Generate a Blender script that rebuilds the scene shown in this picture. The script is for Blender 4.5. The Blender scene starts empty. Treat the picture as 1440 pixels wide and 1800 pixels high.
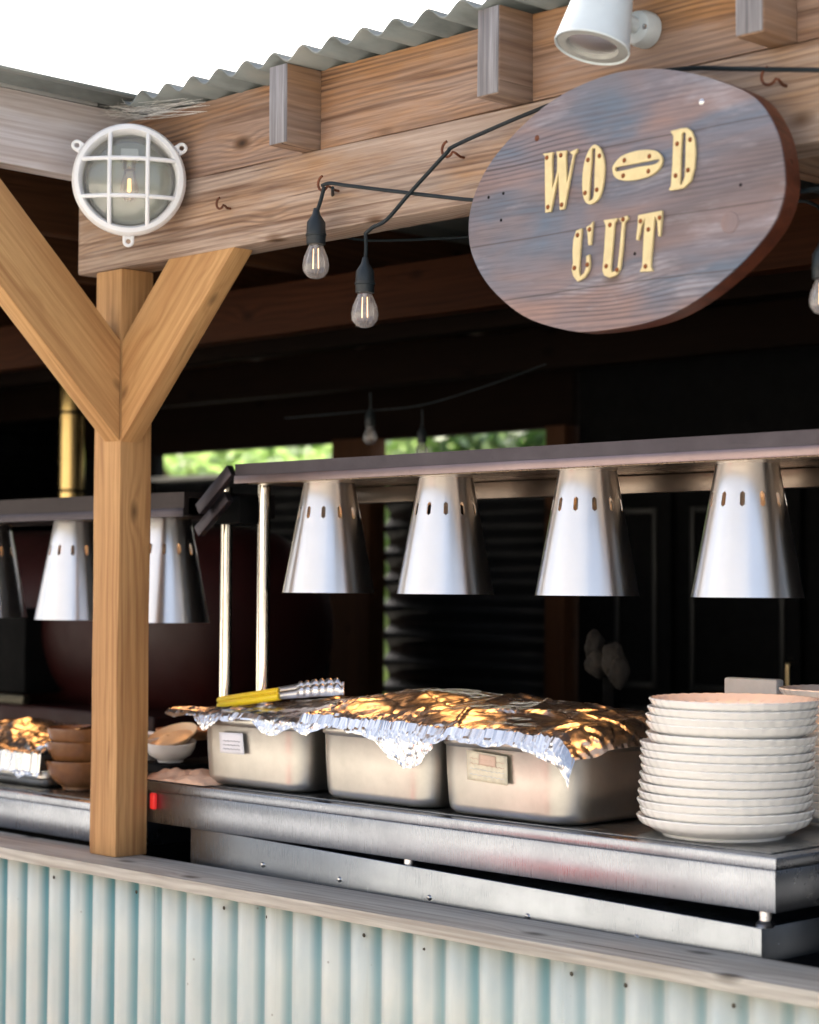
import bpy, bmesh, math, random
from mathutils import Vector, Matrix, noise
R = math.radians
SC = bpy.context.scene
COL = SC.collection
H = 1.71                       # eye height above the yard

# ------------------------------------------------------------------ camera
FPX, YAW, PITCH, ROLL = 3524.5, .7963, .0367, .007
cv = Vector((-math.sin(YAW)*math.cos(PITCH), math.cos(YAW)*math.cos(PITCH), math.sin(PITCH)))
r0 = Vector((math.cos(YAW), math.sin(YAW), 0)); u0 = r0.cross(cv)
cr = r0*math.cos(ROLL) + u0*math.sin(ROLL); cu = -r0*math.sin(ROLL) + u0*math.cos(ROLL)
EYE = Vector((0, 0, H))
cd = bpy.data.cameras.new('camera'); cam = bpy.data.objects.new('camera', cd); COL.objects.link(cam)
m = Matrix((( cr.x, cu.x, -cv.x, 0), (cr.y, cu.y, -cv.y, 0), (cr.z, cu.z, -cv.z, H), (0, 0, 0, 1)))
cam.matrix_world = m
cd.sensor_fit = 'VERTICAL'; cd.sensor_height = 36; cd.sensor_width = 36*.8; cd.lens = FPX/1800*36
cd.clip_start = .05; cd.clip_end = 600
cd.dof.use_dof = True; cd.dof.focus_distance = 4.25; cd.dof.aperture_fstop = 3.0
SC.camera = cam

# ------------------------------------------------------------------ light
SUN = Vector((-.62, .5, .80)).normalized()
W = bpy.data.worlds.new('World'); SC.world = W; W.use_nodes = True
wn = W.node_tree; wn.nodes.clear()
sky = wn.nodes.new('ShaderNodeTexSky'); sky.sky_type = 'NISHITA'; sky.sun_disc = False
sky.sun_elevation = math.asin(SUN.z); sky.sun_rotation = math.atan2(SUN.x, SUN.y)
sky.air_density = .8; sky.dust_density = 7; sky.ozone_density = 0
bg = wn.nodes.new('ShaderNodeBackground'); bg.inputs[1].default_value = .15
wo = wn.nodes.new('ShaderNodeOutputWorld')
hs = wn.nodes.new('ShaderNodeHueSaturation'); hs.inputs['Saturation'].default_value = .75   # thin bright cloud
wn.links.new(sky.outputs[0], hs.inputs['Color']); wn.links.new(hs.outputs[0], bg.inputs[0]); wn.links.new(bg.outputs[0], wo.inputs[0])
sl = bpy.data.lights.new('sun', 'SUN'); sl.energy = 4.6; sl.angle = R(.5); sl.color = (1, .94, .84)
so = bpy.data.objects.new('sun', sl); COL.objects.link(so)
so.rotation_euler = SUN.to_track_quat('Z', 'Y').to_euler()
so.location = (-3, 3, 8)
VS = SC.view_settings
VS.view_transform = 'Standard'; VS.look = 'None'; VS.gamma = 1; VS.exposure = 1.45
SC.render.engine = 'CYCLES'
SC.cycles.max_bounces = 8; SC.cycles.transparent_max_bounces = 12
SC.cycles.sample_clamp_indirect = 6

# ------------------------------------------------------------------ helpers
def P(px, py, ax, val):
    """pixel of the 1440x1800 photo -> point on the plane (axis ax = val)"""
    d = cv*FPX + cr*(px-720) - cu*(py-900)
    t = (val-EYE[ax])/d[ax]
    return EYE + d*t
PY = lambda px, py, y: P(px, py, 1, y)
PX = lambda px, py, x: P(px, py, 0, x)
PZ = lambda px, py, z: P(px, py, 2, z+H)
def V(x, y, z): return Vector((x, y, z+H))

def props(o, label=None, cat=None, group=None, kind=None):
    if label: o['label'] = label
    if cat: o['category'] = cat
    if group: o['group'] = group
    if kind: o['kind'] = kind
    return o
def empty(name, loc, label, cat, group=None):
    o = bpy.data.objects.new(name, None); COL.objects.link(o); o.location = loc
    o.empty_display_size = .1
    return props(o, label, cat, group)
def setparent(o, par):
    if par is None: return
    o.parent = par
    M = WM.get(par.name) or Matrix.Translation(par.location)
    o.matrix_parent_inverse = M.inverted()
WM = {}
def link(name, me, mat, par=None, mw=None, smooth=35):
    o = bpy.data.objects.new(name, me); COL.objects.link(o)
    if mat: me.materials.append(mat)
    if smooth is not None:
        me.polygons.foreach_set('use_smooth', [True]*len(me.polygons))
        me.set_sharp_from_angle(angle=R(smooth))
    mw = mw or Matrix.Identity(4)
    o.matrix_basis = mw
    WM[o.name] = mw
    if par is not None: setparent(o, par)
    return o
def bm_link(name, bm, mat, par=None, mw=None, smooth=35):
    me = bpy.data.meshes.new(name); bmesh.ops.recalc_face_normals(bm, faces=bm.faces)
    bm.to_mesh(me); bm.free()
    return link(name, me, mat, par, mw, smooth)
def add_box(bm, a, b, bev=0):
    a, b = Vector(a), Vector(b)
    c = (a+b)/2; s = b-a
    r = bmesh.ops.create_cube(bm, size=1, matrix=Matrix.Translation(c) @ Matrix.Diagonal((abs(s.x), abs(s.y), abs(s.z), 1)))
    if bev:
        es = list({e for v in r['verts'] for e in v.link_edges})
        bmesh.ops.bevel(bm, geom=es, offset=bev, segments=2, profile=.5, affect='EDGES')
def box(name, a, b, mat, par=None, bev=.002, **k):
    bm = bmesh.new(); add_box(bm, a, b, bev); return bm_link(name, bm, mat, par, **k)
def frame(x, zhint=Vector((0, 0, 1))):
    x = x.normalized(); y = zhint.cross(x)
    if y.length < 1e-4: y = Vector((0, 1, 0)).cross(x)
    y.normalize(); z = x.cross(y)
    return x, y, z
def mat4(o, x, y, z):
    return Matrix(((x.x, y.x, z.x, o.x), (x.y, y.y, z.y, o.y), (x.z, y.z, z.z, o.z), (0, 0, 0, 1)))
def add_tube(bm, pts, r, seg=10, cap=True, closed=False):
    rings = []; n = len(pts); up = Vector((0, 0, 1)); prev = None
    for i, p in enumerate(pts):
        if closed: t = pts[(i+1) % n]-pts[i-1]
        else: t = pts[min(i+1, n-1)]-pts[max(i-1, 0)]
        t.normalize()
        if prev is None:
            a = up.cross(t)
            if a.length < .01: a = Vector((1, 0, 0)).cross(t)
        else: a = prev - t*prev.dot(t)
        a.normalize(); prev = a; b = t.cross(a)
        rr = r[i] if isinstance(r, (list, tuple)) else r
        rings.append([bm.verts.new(p+(a*math.cos(k*2*math.pi/seg)+b*math.sin(k*2*math.pi/seg))*rr) for k in range(seg)])
    for i in range(n if closed else n-1):
        A, B = rings[i], rings[(i+1) % n]
        for k in range(seg): bm.faces.new((A[k], A[(k+1) % seg], B[(k+1) % seg], B[k]))
    if cap and not closed:
        bm.faces.new(rings[0][::-1]); bm.faces.new(rings[-1])
def tube(name, pts, r, mat, par=None, seg=10, closed=False):
    bm = bmesh.new(); add_tube(bm, [Vector(p) for p in pts], r, seg, True, closed); return bm_link(name, bm, mat, par)
def add_lathe(bm, prof, M=None, seg=48, flute=None):
    """prof: list of (r, z); closed at ends where r = 0"""
    M = M or Matrix.Identity(4); rings = []
    for j, (r, z) in enumerate(prof):
        if r < 1e-6: rings.append([bm.verts.new(M @ Vector((0, 0, z)))]); continue
        ring = []
        for k in range(seg):
            a = 2*math.pi*k/seg; rr, zz = r, z
            if flute: rr, zz = flute(j, a, r, z)
            ring.append(bm.verts.new(M @ Vector((rr*math.cos(a), rr*math.sin(a), zz))))
        rings.append(ring)
    for A, B in zip(rings, rings[1:]):
        for k in range(seg):
            k2 = (k+1) % seg
            if len(A) == 1 and len(B) == 1: continue
            if len(A) == 1: bm.faces.new((A[0], B[k2], B[k]))
            elif len(B) == 1: bm.faces.new((A[k], A[k2], B[0]))
            else: bm.faces.new((A[k], A[k2], B[k2], B[k]))
def lathe(name, prof, mat, par=None, M=None, seg=48, flute=None, smooth=35):
    bm = bmesh.new(); add_lathe(bm, prof, None, seg, flute)
    return bm_link(name, bm, mat, par, mw=M, smooth=smooth)
def catmull(pts, n=4, closed=True):
    out = []; N = len(pts)
    for i in range(N if closed else N-1):
        g = (lambda k: pts[k % N]) if closed else (lambda k: pts[max(0, min(N-1, k))])
        p0, p1, p2, p3 = g(i-1), g(i), g(i+1), g(i+2)
        for j in range(n):
            t = j/n
            out.append(.5*((2*p1)+(-p0+p2)*t+(2*p0-5*p1+4*p2-p3)*t*t+(-p0+3*p1-3*p2+p3)*t**3))
    if not closed: out.append(pts[-1])
    return out
def plate2d(name, loops, depth, mat, par, y, bevel=0):
    """loops of world points on a plane facing -Y -> solid sheet from y to y+depth"""
    cu_ = bpy.data.curves.new('tmp', 'CURVE'); cu_.dimensions = '2D'; cu_.fill_mode = 'BOTH'
    cu_.extrude = depth/2-bevel; cu_.bevel_depth = bevel; cu_.bevel_resolution = 1; cu_.offset = -bevel
    for L in loops:
        s = cu_.splines.new('POLY'); s.points.add(len(L)-1)
        for q, p in zip(s.points, L): q.co = (p.x, p.z, 0, 1)
        s.use_cyclic_u = True
    t = bpy.data.objects.new('tmp', cu_); COL.objects.link(t)
    bpy.context.view_layer.update()
    me = bpy.data.meshes.new_from_object(t)
    bpy.data.objects.remove(t); bpy.data.curves.remove(cu_)
    me.name = name
    for v in me.vertices: v.co = (v.co.x, y+depth/2-v.co.z, v.co.y)
    me.flip_normals() if False else None
    bm = bmesh.new(); bm.from_mesh(me); bmesh.ops.remove_doubles(bm, verts=bm.verts, dist=1e-5)
    bmesh.ops.recalc_face_normals(bm, faces=bm.faces); me.clear_geometry(); bm.to_mesh(me); bm.free()
    me.materials.clear()
    return link(name, me, mat, par, smooth=30)
def copy_tree(o, par=None):
    c = o.copy(); COL.objects.link(c)
    if o.name in WM: WM[c.name] = WM[o.name]
    if par is not None:
        c.parent = par; c.matrix_parent_inverse = o.matrix_parent_inverse.copy()
    for ch in list(o.children): copy_tree(ch, c)
    return c

# ------------------------------------------------------------------ materials
def new_mat(name):
    mt = bpy.data.materials.new(name); mt.use_nodes = True
    nt = mt.node_tree; b = nt.nodes['Principled BSDF']
    return mt, nt, b
class G:
    """tiny node graph helper"""
    def __init__(s, nt): s.nt = nt
    def n(s, typ, **kw):
        nd = s.nt.nodes.new('ShaderNode'+typ)
        for k, v in kw.items():
            if hasattr(nd, k) and not k.startswith('i_'): setattr(nd, k, v)
        return nd
    def put(s, sock, v):
        if hasattr(v, 'is_linked') or hasattr(v, 'links'): s.nt.links.new(v, sock)
        elif v is not None: sock.default_value = v
    def math(s, op, a, b=None, c=None, clamp=False):
        nd = s.n('Math', operation=op); nd.use_clamp = clamp
        for i, v in enumerate((a, b, c)):
            if v is not None: s.put(nd.inputs[i], v)
        return nd.outputs[0]
    def map(s, vec, scale=(1, 1, 1), loc=(0, 0, 0), rot=(0, 0, 0)):
        nd = s.n('Mapping'); s.put(nd.inputs[0], vec)
        nd.inputs['Scale'].default_value = scale; s.put(nd.inputs['Location'], loc); nd.inputs['Rotation'].default_value = rot
        return nd.outputs[0]
    def noise(s, vec, scale, detail=3, rough=.5, dist=0, out=0):
        nd = s.n('TexNoise'); s.put(nd.inputs['Vector'], vec); nd.inputs['Scale'].default_value = scale
        nd.inputs['Detail'].default_value = detail; nd.inputs['Roughness'].default_value = rough
        nd.inputs['Distortion'].default_value = dist
        return nd.outputs[out]
    def voro(s, vec, scale, feature='F1', out='Distance', rnd=1):
        nd = s.n('TexVoronoi', feature=feature); s.put(nd.inputs['Vector'], vec); nd.inputs['Scale'].default_value = scale
        nd.inputs['Randomness'].default_value = rnd
        return nd.outputs[out]
    def ramp(s, fac, stops, interp='LINEAR'):
        nd = s.n('ValToRGB'); s.put(nd.inputs[0], fac); cr_ = nd.color_ramp; cr_.interpolation = interp
        while len(cr_.elements) < len(stops): cr_.elements.new(.5)
        for e, (p, c) in zip(cr_.elements, stops):
            e.position = p; e.color = (*c, 1) if len(c) == 3 else c
        return nd.outputs[0]
    def rng(s, v, a, b, c=0, d=1, clamp=True):
        nd = s.n('MapRange'); nd.clamp = clamp; s.put(nd.inputs[0], v)
        for i, q in enumerate((a, b, c, d)): nd.inputs[i+1].default_value = q
        return nd.outputs[0]
    def mix(s, f, a, b, mode='MIX'):
        nd = s.n('Mix', data_type='RGBA', blend_type=mode)
        s.put(nd.inputs[0], f)
        s.put(nd.inputs[6], (*a, 1) if isinstance(a, tuple) and len(a) == 3 else a)
        s.put(nd.inputs[7], (*b, 1) if isinstance(b, tuple) and len(b) == 3 else b)
        return nd.outputs[2]
    def bump(s, h, strength, dist=.002):
        nd = s.n('Bump'); s.put(nd.inputs['Height'], h); nd.inputs['Strength'].default_value = strength
        nd.inputs['Distance'].default_value = dist
        return nd.outputs[0]
def wood(name, light, mid, dark, weather=None, wamt=0, knots=1, rough=.62, rings=900, bump=.35, bandk=1., spec=.35, kscale=(4.2, 8, 8)):
    mt, nt, b = new_mat(name); g = G(nt)
    tc = g.n('TexCoord'); oi = g.n('ObjectInfo')
    comb = g.n('CombineXYZ')
    for i, k in enumerate((37., 11., 17.)): g.put(comb.inputs[i], g.math('MULTIPLY', oi.outputs['Random'], k))
    va = g.n('VectorMath', operation='ADD'); g.put(va.inputs[0], tc.outputs['Object']); g.put(va.inputs[1], comb.outputs[0])
    v = va.outputs[0]
    sep = g.n('SeparateXYZ'); g.put(sep.inputs[0], tc.outputs['Object'])
    broad = g.noise(g.map(v, (.9, 6, 6)), 1.0, 2, .5)
    kn = g.voro(g.map(v, kscale), 1.0)
    swirl = g.math('POWER', 2.718, g.math('MULTIPLY', g.math('POWER', kn, 2.), -14.))
    h = g.math('ADD', g.math('MULTIPLY', sep.outputs['Z'], 1.), g.math('MULTIPLY', sep.outputs['Y'], .62))
    ph = g.math('ADD', g.math('MULTIPLY', h, rings), g.math('MULTIPLY', broad, 34.))
    ph = g.math('ADD', ph, g.math('MULTIPLY', swirl, 9.*knots))
    ph = g.math('ADD', ph, g.math('MULTIPLY', g.noise(g.map(v, (3, 30, 30)), 1.0, 2), 3.0))
    band = g.math('ADD', g.math('MULTIPLY', g.math('SINE', ph), .5), .5)
    band = g.math('POWER', band, 1.6)
    bmask = g.rng(g.noise(g.map(v, (1.6, 14, 14), loc=(4, 2, 9)), 1.0, 3), .38, .66)
    band = g.math('MULTIPLY', band, g.math('ADD', g.math('MULTIPLY', bmask, .85), .15))
    strk = g.noise(g.map(v, (1.1, 48, 48)), 1.0, 5, .6, .6)
    fine = g.noise(g.map(v, (5, 170, 170)), 1.0, 5, .65)
    tone = g.noise(g.map(v, (1.2, 9, 9)), 1.0, 3, .55)
    c = g.mix(g.rng(tone, .3, .7), light, mid)
    c = g.mix(g.math('MULTIPLY', band, min(.95, .6*bandk)), c, dark)
    c = g.mix(g.math('MULTIPLY', g.rng(fine, .42, .75), .5), c, dark)
    if weather:
        pat = g.noise(g.map(v, (2.2, 11, 11)), 1.0, 4, .6)
        wcol = g.mix(g.rng(fine, .35, .7), weather[0], weather[1])
        wcol = g.mix(g.math('MULTIPLY', band, .45), wcol, weather[2])
        c = g.mix(g.math('MULTIPLY', g.rng(pat, .5-.3*wamt, .62-.2*wamt*.5), min(1, wamt+.15)), c, wcol)
    kmask = g.math('MULTIPLY', g.rng(kn, .07, .17, .9, 0), 1. if knots else 0.)
    c = g.mix(kmask, c, tuple(x*.33 for x in mid))
    core = g.rng(kn, .02, .08, .85, 0)
    c = g.mix(core, c, tuple(x*.2 for x in dark))
    c = g.mix(g.rng(strk, .49, .68, 0, min(.95, .5*bandk)), c, dark)
    # drying cracks along the grain
    ck = g.noise(g.map(v, (1.6, 60, 60)), 1.0, 2, .5)
    c = g.mix(g.rng(ck, .70, .76, 0, .85), c, tuple(x*.25 for x in dark))
    g.put(b.inputs['Base Color'], c)
    g.put(b.inputs['Roughness'], rough)
    b.inputs['Specular IOR Level'].default_value = spec
    hgt = g.math('SUBTRACT', g.math('ADD', g.math('MULTIPLY', band, -.4), g.math('MULTIPLY', fine, -.8)), g.math('MULTIPLY', g.rng(ck, .70, .76), 1.5))
    g.put(b.inputs['Normal'], g.bump(hgt, bump, .0015))
    return mt
def plain(name, col, rough=.5, metal=0, spec=.5, vary=.12, scale=12, bump=0, bscale=80, **kw):
    mt, nt, b = new_mat(name); g = G(nt); tc = g.n('TexCoord')
    nz = g.noise(tc.outputs['Object'], scale, 5, .6)
    c = g.mix(g.rng(nz, .3, .7), tuple(min(1, x*(1+vary)) for x in col), tuple(x*(1-vary) for x in col))
    g.put(b.inputs['Base Color'], c); b.inputs['Metallic'].default_value = metal
    g.put(b.inputs['Roughness'], g.rng(g.noise(tc.outputs['Object'], scale*2.3, 4, .6), .3, .7, max(.02, rough*.85), min(1, rough*1.15)))
    b.inputs['Specular IOR Level'].default_value = spec
    if bump: g.put(b.inputs['Normal'], g.bump(g.noise(tc.outputs['Object'], bscale, 4, .6), bump, .002))
    for k, v in kw.items(): b.inputs[k.replace('_', ' ')].default_value = v
    return mt
def steel(name, col=(.6, .6, .61), rough=.28, brush=(1, 1, 140), aniso=0, smudge=.1, bump=.05, dirt=0, cvar=1):
    mt, nt, b = new_mat(name); g = G(nt); tc = g.n('TexCoord'); o = tc.outputs['Object']
    br = g.noise(g.map(o, brush), 6, 4 if cvar == 1 else 1, .6)
    sm = g.noise(o, 7, 5, .65)
    c = g.mix(g.rng(sm, .35, .7), tuple(min(1, x*(1+.08*cvar)) for x in col), tuple(x*(1-.14*cvar) for x in col))
    if dirt:
        d = g.noise(g.map(o, (1.5, 1.5, 3)), 5, 6, .7)
        c = g.mix(g.rng(d, .52, .72, 0, dirt), c, tuple(x*.45 for x in col))
        spots = g.voro(o, 28); c = g.mix(g.rng(spots, .05, .12, dirt*.8, 0), c, tuple(x*.4 for x in col))
    g.put(b.inputs['Base Color'], c); b.inputs['Metallic'].default_value = 1
    rr = g.math('ADD', g.math('ADD', rough-.08, g.math('MULTIPLY', br, .12 if cvar == 1 else .04)), g.math('MULTIPLY', sm, smudge))
    g.put(b.inputs['Roughness'], rr)
    if aniso:
        b.inputs['Anisotropic'].default_value = aniso; b.inputs['Anisotropic Rotation'].default_value = .25
        tg = g.n('Tangent'); tg.direction_type = 'RADIAL'; tg.axis = 'Z'
        nt.links.new(tg.outputs[0], b.inputs['Tangent'])
    g.put(b.inputs['Normal'], g.bump(br, bump, .0006))
    return mt
def emis(name, col, strength, base=(.8, .8, .8)):
    mt, nt, b = new_mat(name); b.inputs['Base Color'].default_value = (*base, 1)
    b.inputs['Emission Color'].default_value = (*col, 1); b.inputs['Emission Strength'].default_value = strength
    return mt
def glass(name, col=(1, 1, 1), rough=.02, ior=1.45, thin=True, op=.12, milk=.0):
    mt, nt, b = new_mat(name); g = G(nt)
    tr = g.n('BsdfTransparent'); tr.inputs[0].default_value = (*col, 1)
    gl = g.n('BsdfGlossy'); gl.inputs['Roughness'].default_value = rough
    fr = g.n('Fresnel'); fr.inputs[0].default_value = ior
    mx = g.n('MixShader'); tc = g.n('TexCoord')
    fac = g.math('ADD', fr.outputs[0], g.math('MULTIPLY', g.noise(tc.outputs['Object'], 9, 4), op), clamp=True)
    g.put(mx.inputs[0], fac); nt.links.new(tr.outputs[0], mx.inputs[1]); nt.links.new(gl.outputs[0], mx.inputs[2])
    df = g.n('BsdfDiffuse'); df.inputs[0].default_value = (.85, .86, .9, 1); m2 = g.n('MixShader'); m2.inputs[0].default_value = milk
    nt.links.new(mx.outputs[0], m2.inputs[1]); nt.links.new(df.outputs[0], m2.inputs[2])
    nt.links.new(m2.outputs[0], nt.nodes['Material Output'].inputs[0])
    return mt

M_post = wood('pine_timber', (.60, .355, .155), (.47, .25, .10), (.24, .10, .035), knots=1, rings=330, bump=.2, bandk=.85, kscale=(4.5, 10, 10))
M_beam = wood('weathered_larch', (.50, .295, .145), (.35, .185, .085), (.10, .045, .025),
              weather=((.46, .375, .32), (.29, .22, .18), (.09, .06, .045)), wamt=.7, knots=1, rings=560, bump=.9, bandk=1.7)
M_beam2 = wood('fascia_larch', (.48, .26, .115), (.32, .155, .065), (.095, .045, .025),
               weather=((.36, .29, .26), (.23, .175, .155), (.08, .055, .05)), wamt=.5, knots=1, rings=520, bump=.9, bandk=1.7)
M_side = wood('silvered_larch', (.60, .53, .50), (.52, .43, .39), (.28, .20, .17),
              weather=((.66, .64, .66), (.55, .51, .52), (.32, .26, .25)), wamt=.8, knots=.6, rings=300, bump=.3)
M_end = wood('grey_end_grain', (.20, .19, .20), (.14, .135, .15), (.05, .045, .05),
             weather=((.42, .42, .45), (.20, .20, .22), (.08, .08, .09)), wamt=.5, knots=.5, rings=500, bump=.5)
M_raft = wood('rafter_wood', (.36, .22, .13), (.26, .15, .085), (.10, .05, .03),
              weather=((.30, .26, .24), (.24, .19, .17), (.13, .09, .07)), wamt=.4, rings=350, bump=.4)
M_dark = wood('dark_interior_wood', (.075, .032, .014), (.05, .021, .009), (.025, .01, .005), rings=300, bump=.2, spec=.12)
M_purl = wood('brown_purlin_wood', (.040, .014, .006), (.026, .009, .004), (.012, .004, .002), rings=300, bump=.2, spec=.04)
M_dark2 = wood('shaded_back_wood', (.009, .005, .0035), (.006, .0035, .0025), (.003, .002, .0015), rings=300, bump=.2, spec=.02)  # shade deep under the roof is put into this near-black colour
M_ledge = wood('ledge_wood', (.50, .46, .40), (.42, .38, .32), (.20, .16, .13),
               weather=((.60, .58, .52), (.48, .46, .42), (.24, .20, .17)), wamt=.8, rings=420, bump=.6)
M_steel = steel('hotplate_steel', (.29, .32, .38), .25, (140, 3, 3), dirt=.30, smudge=.10)
M_steel2 = steel('cabinet_steel', (.31, .345, .40), .22, (140, 3, 3), dirt=.25, smudge=.10)
M_top = steel('hotplate_top', (.26, .27, .28), .25, (3, 140, 3), dirt=.5)
M_shade = steel('spun_aluminium', (.84, .84, .85), .36, (1, 1, 260), aniso=.62, smudge=.0, bump=.025, cvar=.2)
M_pan = steel('satin_pan_steel', (.50, .485, .455), .34, (40, 40, 3), smudge=.08, bump=.02)
M_tube = steel('polished_tube', (.82, .78, .70), .12, (2, 2, 60), smudge=.05, bump=.01)
M_gantry = steel('gantry_steel', (.075, .068, .08), .42, (140, 3, 3), dirt=.3)
M_glip = steel('gantry_lip_steel', (.24, .19, .20), .3, (140, 3, 3), dirt=.2)
M_gantry2 = steel('dark_gantry_steel', (.05, .042, .042), .45, (140, 3, 3), dirt=.3)
M_foil = steel('aluminium_foil', (.76, .765, .78), .25, (3, 3, 3), smudge=.05, bump=.05)
M_lip = steel('rivet_steel', (.7, .7, .72), .25, (3, 3, 3))
M_plate = plain('cream_ceramic', (.92, .91, .88), .2, spec=.5, vary=.03, Coat_Weight=.3)
M_plate2 = plain('pale_ceramic', (.78, .78, .76), .22, vary=.03, Coat_Weight=.3)
M_brown = plain('brown_glazed', (.21, .095, .038), .22, vary=.3, Coat_Weight=.4)
M_yellow = plain('yellow_plastic', (.85, .62, .01), .4, vary=.03)
M_white = plain('white_enamel', (.78, .80, .82), .38, vary=.04, bump=.05, bscale=30)
M_grey = plain('grey_enamel', (.62, .70, .74), .4, vary=.06, bump=.06, bscale=40)
M_bezel = plain('bezel_grey', (.34, .35, .34), .55, vary=.15)
M_black = plain('black_rubber', (.010, .016, .02), .42, vary=.2)
M_cable = plain('cable_teal', (.008, .015, .02), .5, spec=.25, vary=.2)
M_rust = plain('rusty_steel', (.15, .055, .03), .7, .5, vary=.4, scale=60)
M_bolt = plain('dull_bolt', (.07, .06, .045), .7, .3, vary=.4, scale=60)
M_letter = plain('cream_painted_letter', (.68, .56, .30), .5, vary=.10, scale=40, bump=.1)
M_lscrew = plain('rusty_screw', (.22, .07, .02), .6, .5, vary=.4, scale=90)
M_paperm = plain('white_paper', (.72, .72, .72), .8, vary=.06, scale=30)
M_paper2 = plain('stained_paper', (.70, .64, .50), .8, vary=.15, scale=45)
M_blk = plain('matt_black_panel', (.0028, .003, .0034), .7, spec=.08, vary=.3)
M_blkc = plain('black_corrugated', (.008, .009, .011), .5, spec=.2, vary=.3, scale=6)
M_oven = plain('red_oven_enamel', (.022, .0018, .0018), .55, vary=.2, scale=5, spec=.3)
M_red = emis('red_switch_light', (1, .03, .02), .1, (.6, .02, .02))
M_butcher = plain('brown_paper', (.70, .46, .33), .7, vary=.15, scale=20)
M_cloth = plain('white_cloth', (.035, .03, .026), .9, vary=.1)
M_bulbglass = glass('bulb_glass', (.95, .95, .97), .08, 1.45, op=.12, milk=.10)
M_dome = glass('bulkhead_glass', (.86, .88, .80), .14, 1.45, op=.2, milk=.1)
M_lens = glass('spot_lens', (.75, .8, .78), .3, 1.3, op=.1, milk=.06)
M_fil = emis('warm_filament', (1, .5, .14), 1.3)
M_heat = emis('heat_bulb', (1, .40, .10), 4.5)
M_brass = plain('brass_cap', (.75, .6, .35), .3, 1)

# sign board: violet-grey weathered planks with orange blooms
def sign_mat():
    mt, nt, b = new_mat('sign_board_wood'); g = G(nt); tc = g.n('TexCoord'); o = tc.outputs['Object']
    v = g.map(o, (1, 1, 1))
    sep = g.n('SeparateXYZ'); g.put(sep.inputs[0], o)
    kn = g.voro(g.map(o, (3.2, 0, 7), loc=(.3, 0, .1)), 1.0)
    sw = g.math('POWER', 2.718, g.math('MULTIPLY', g.math('POWER', kn, 2.), -9.))
    broad = g.noise(g.map(o, (1.3, 1, 6)), 1., 2)
    ph = g.math('ADD', g.math('MULTIPLY', sep.outputs['Z'], 620.), g.math('ADD', g.math('MULTIPLY', broad, 26.), g.math('MULTIPLY', sw, 14.)))
    ph = g.math('ADD', ph, g.math('MULTIPLY', g.noise(g.map(o, (5, 5, 30)), 1., 2), 3.))
    band = g.math('POWER', g.math('ADD', g.math('MULTIPLY', g.math('SINE', ph), .5), .5), 2.)
    fine = g.noise(g.map(o, (9, 9, 260)), 1., 5, .65)
    patch = g.noise(g.map(o, (2.0, 2, 7), loc=(2, 0, 1)), 1., 3, .5, .8)
    pk = g.noise(g.map(o, (2.6, 3, 9), loc=(5, 0, 7)), 1., 3, .5, .6)
    c = g.mix(g.rng(patch, .36, .60), (.225, .165, .17), (.105, .145, .21))
    c = g.mix(g.rng(pk, .46, .66, 0, .7), c, (.32, .19, .15))
    c = g.mix(g.rng(g.noise(g.map(o, (1.6, 2, 5), loc=(9, 0, 3)), 1., 4, .6), .52, .72, 0, .6), c, (.10, .07, .065))
    c = g.mix(g.rng(g.noise(g.map(o, (5, 2, 22), loc=(1, 0, 8)), 1., 4, .65), .55, .70, 0, .55), c, (.36, .34, .38))
    band = g.math('MULTIPLY', band, g.rng(g.noise(g.map(o, (2, 2, 9)), 1., 3), .4, .62, .1, 1))
    c = g.mix(g.math('MULTIPLY', band, .68), c, (.05, .04, .055))
    c = g.mix(g.math('MULTIPLY', g.rng(fine, .45, .75), .5), c, (.05, .04, .05))
    # board joints
    z = sep.outputs['Z']
    ln = None
    for zj, k in ((H+.80, .05), (H+.655, .015), (H+.545, -.02)):
        d = g.math('ABSOLUTE', g.math('SUBTRACT', g.math('ADD', z, g.math('MULTIPLY', g.noise(g.map(o, (3, 3, 3)), 1., 2), .012)), zj+.006))
        q = g.rng(d, .0006, .0022, .6, 0); ln = q if ln is None else g.math('MAXIMUM', ln, q)
    c = g.mix(ln, c, (.035, .022, .02))
    c = g.mix(g.rng(kn, .03, .09, .8, 0), c, (.07, .04, .03))
    g.put(b.inputs['Base Color'], c); b.inputs['Roughness'].default_value = .48
    g.put(b.inputs['Normal'], g.bump(g.math('ADD', g.math('MULTIPLY', band, -.5), g.math('MULTIPLY', fine, -.7)), .35, .0012))
    return mt
M_sign = sign_mat()
M_edge = wood('sign_edge_stain', (.15, .045, .022), (.08, .024, .013), (.03, .011, .008), rings=200, rough=.4, knots=.4)

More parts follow.
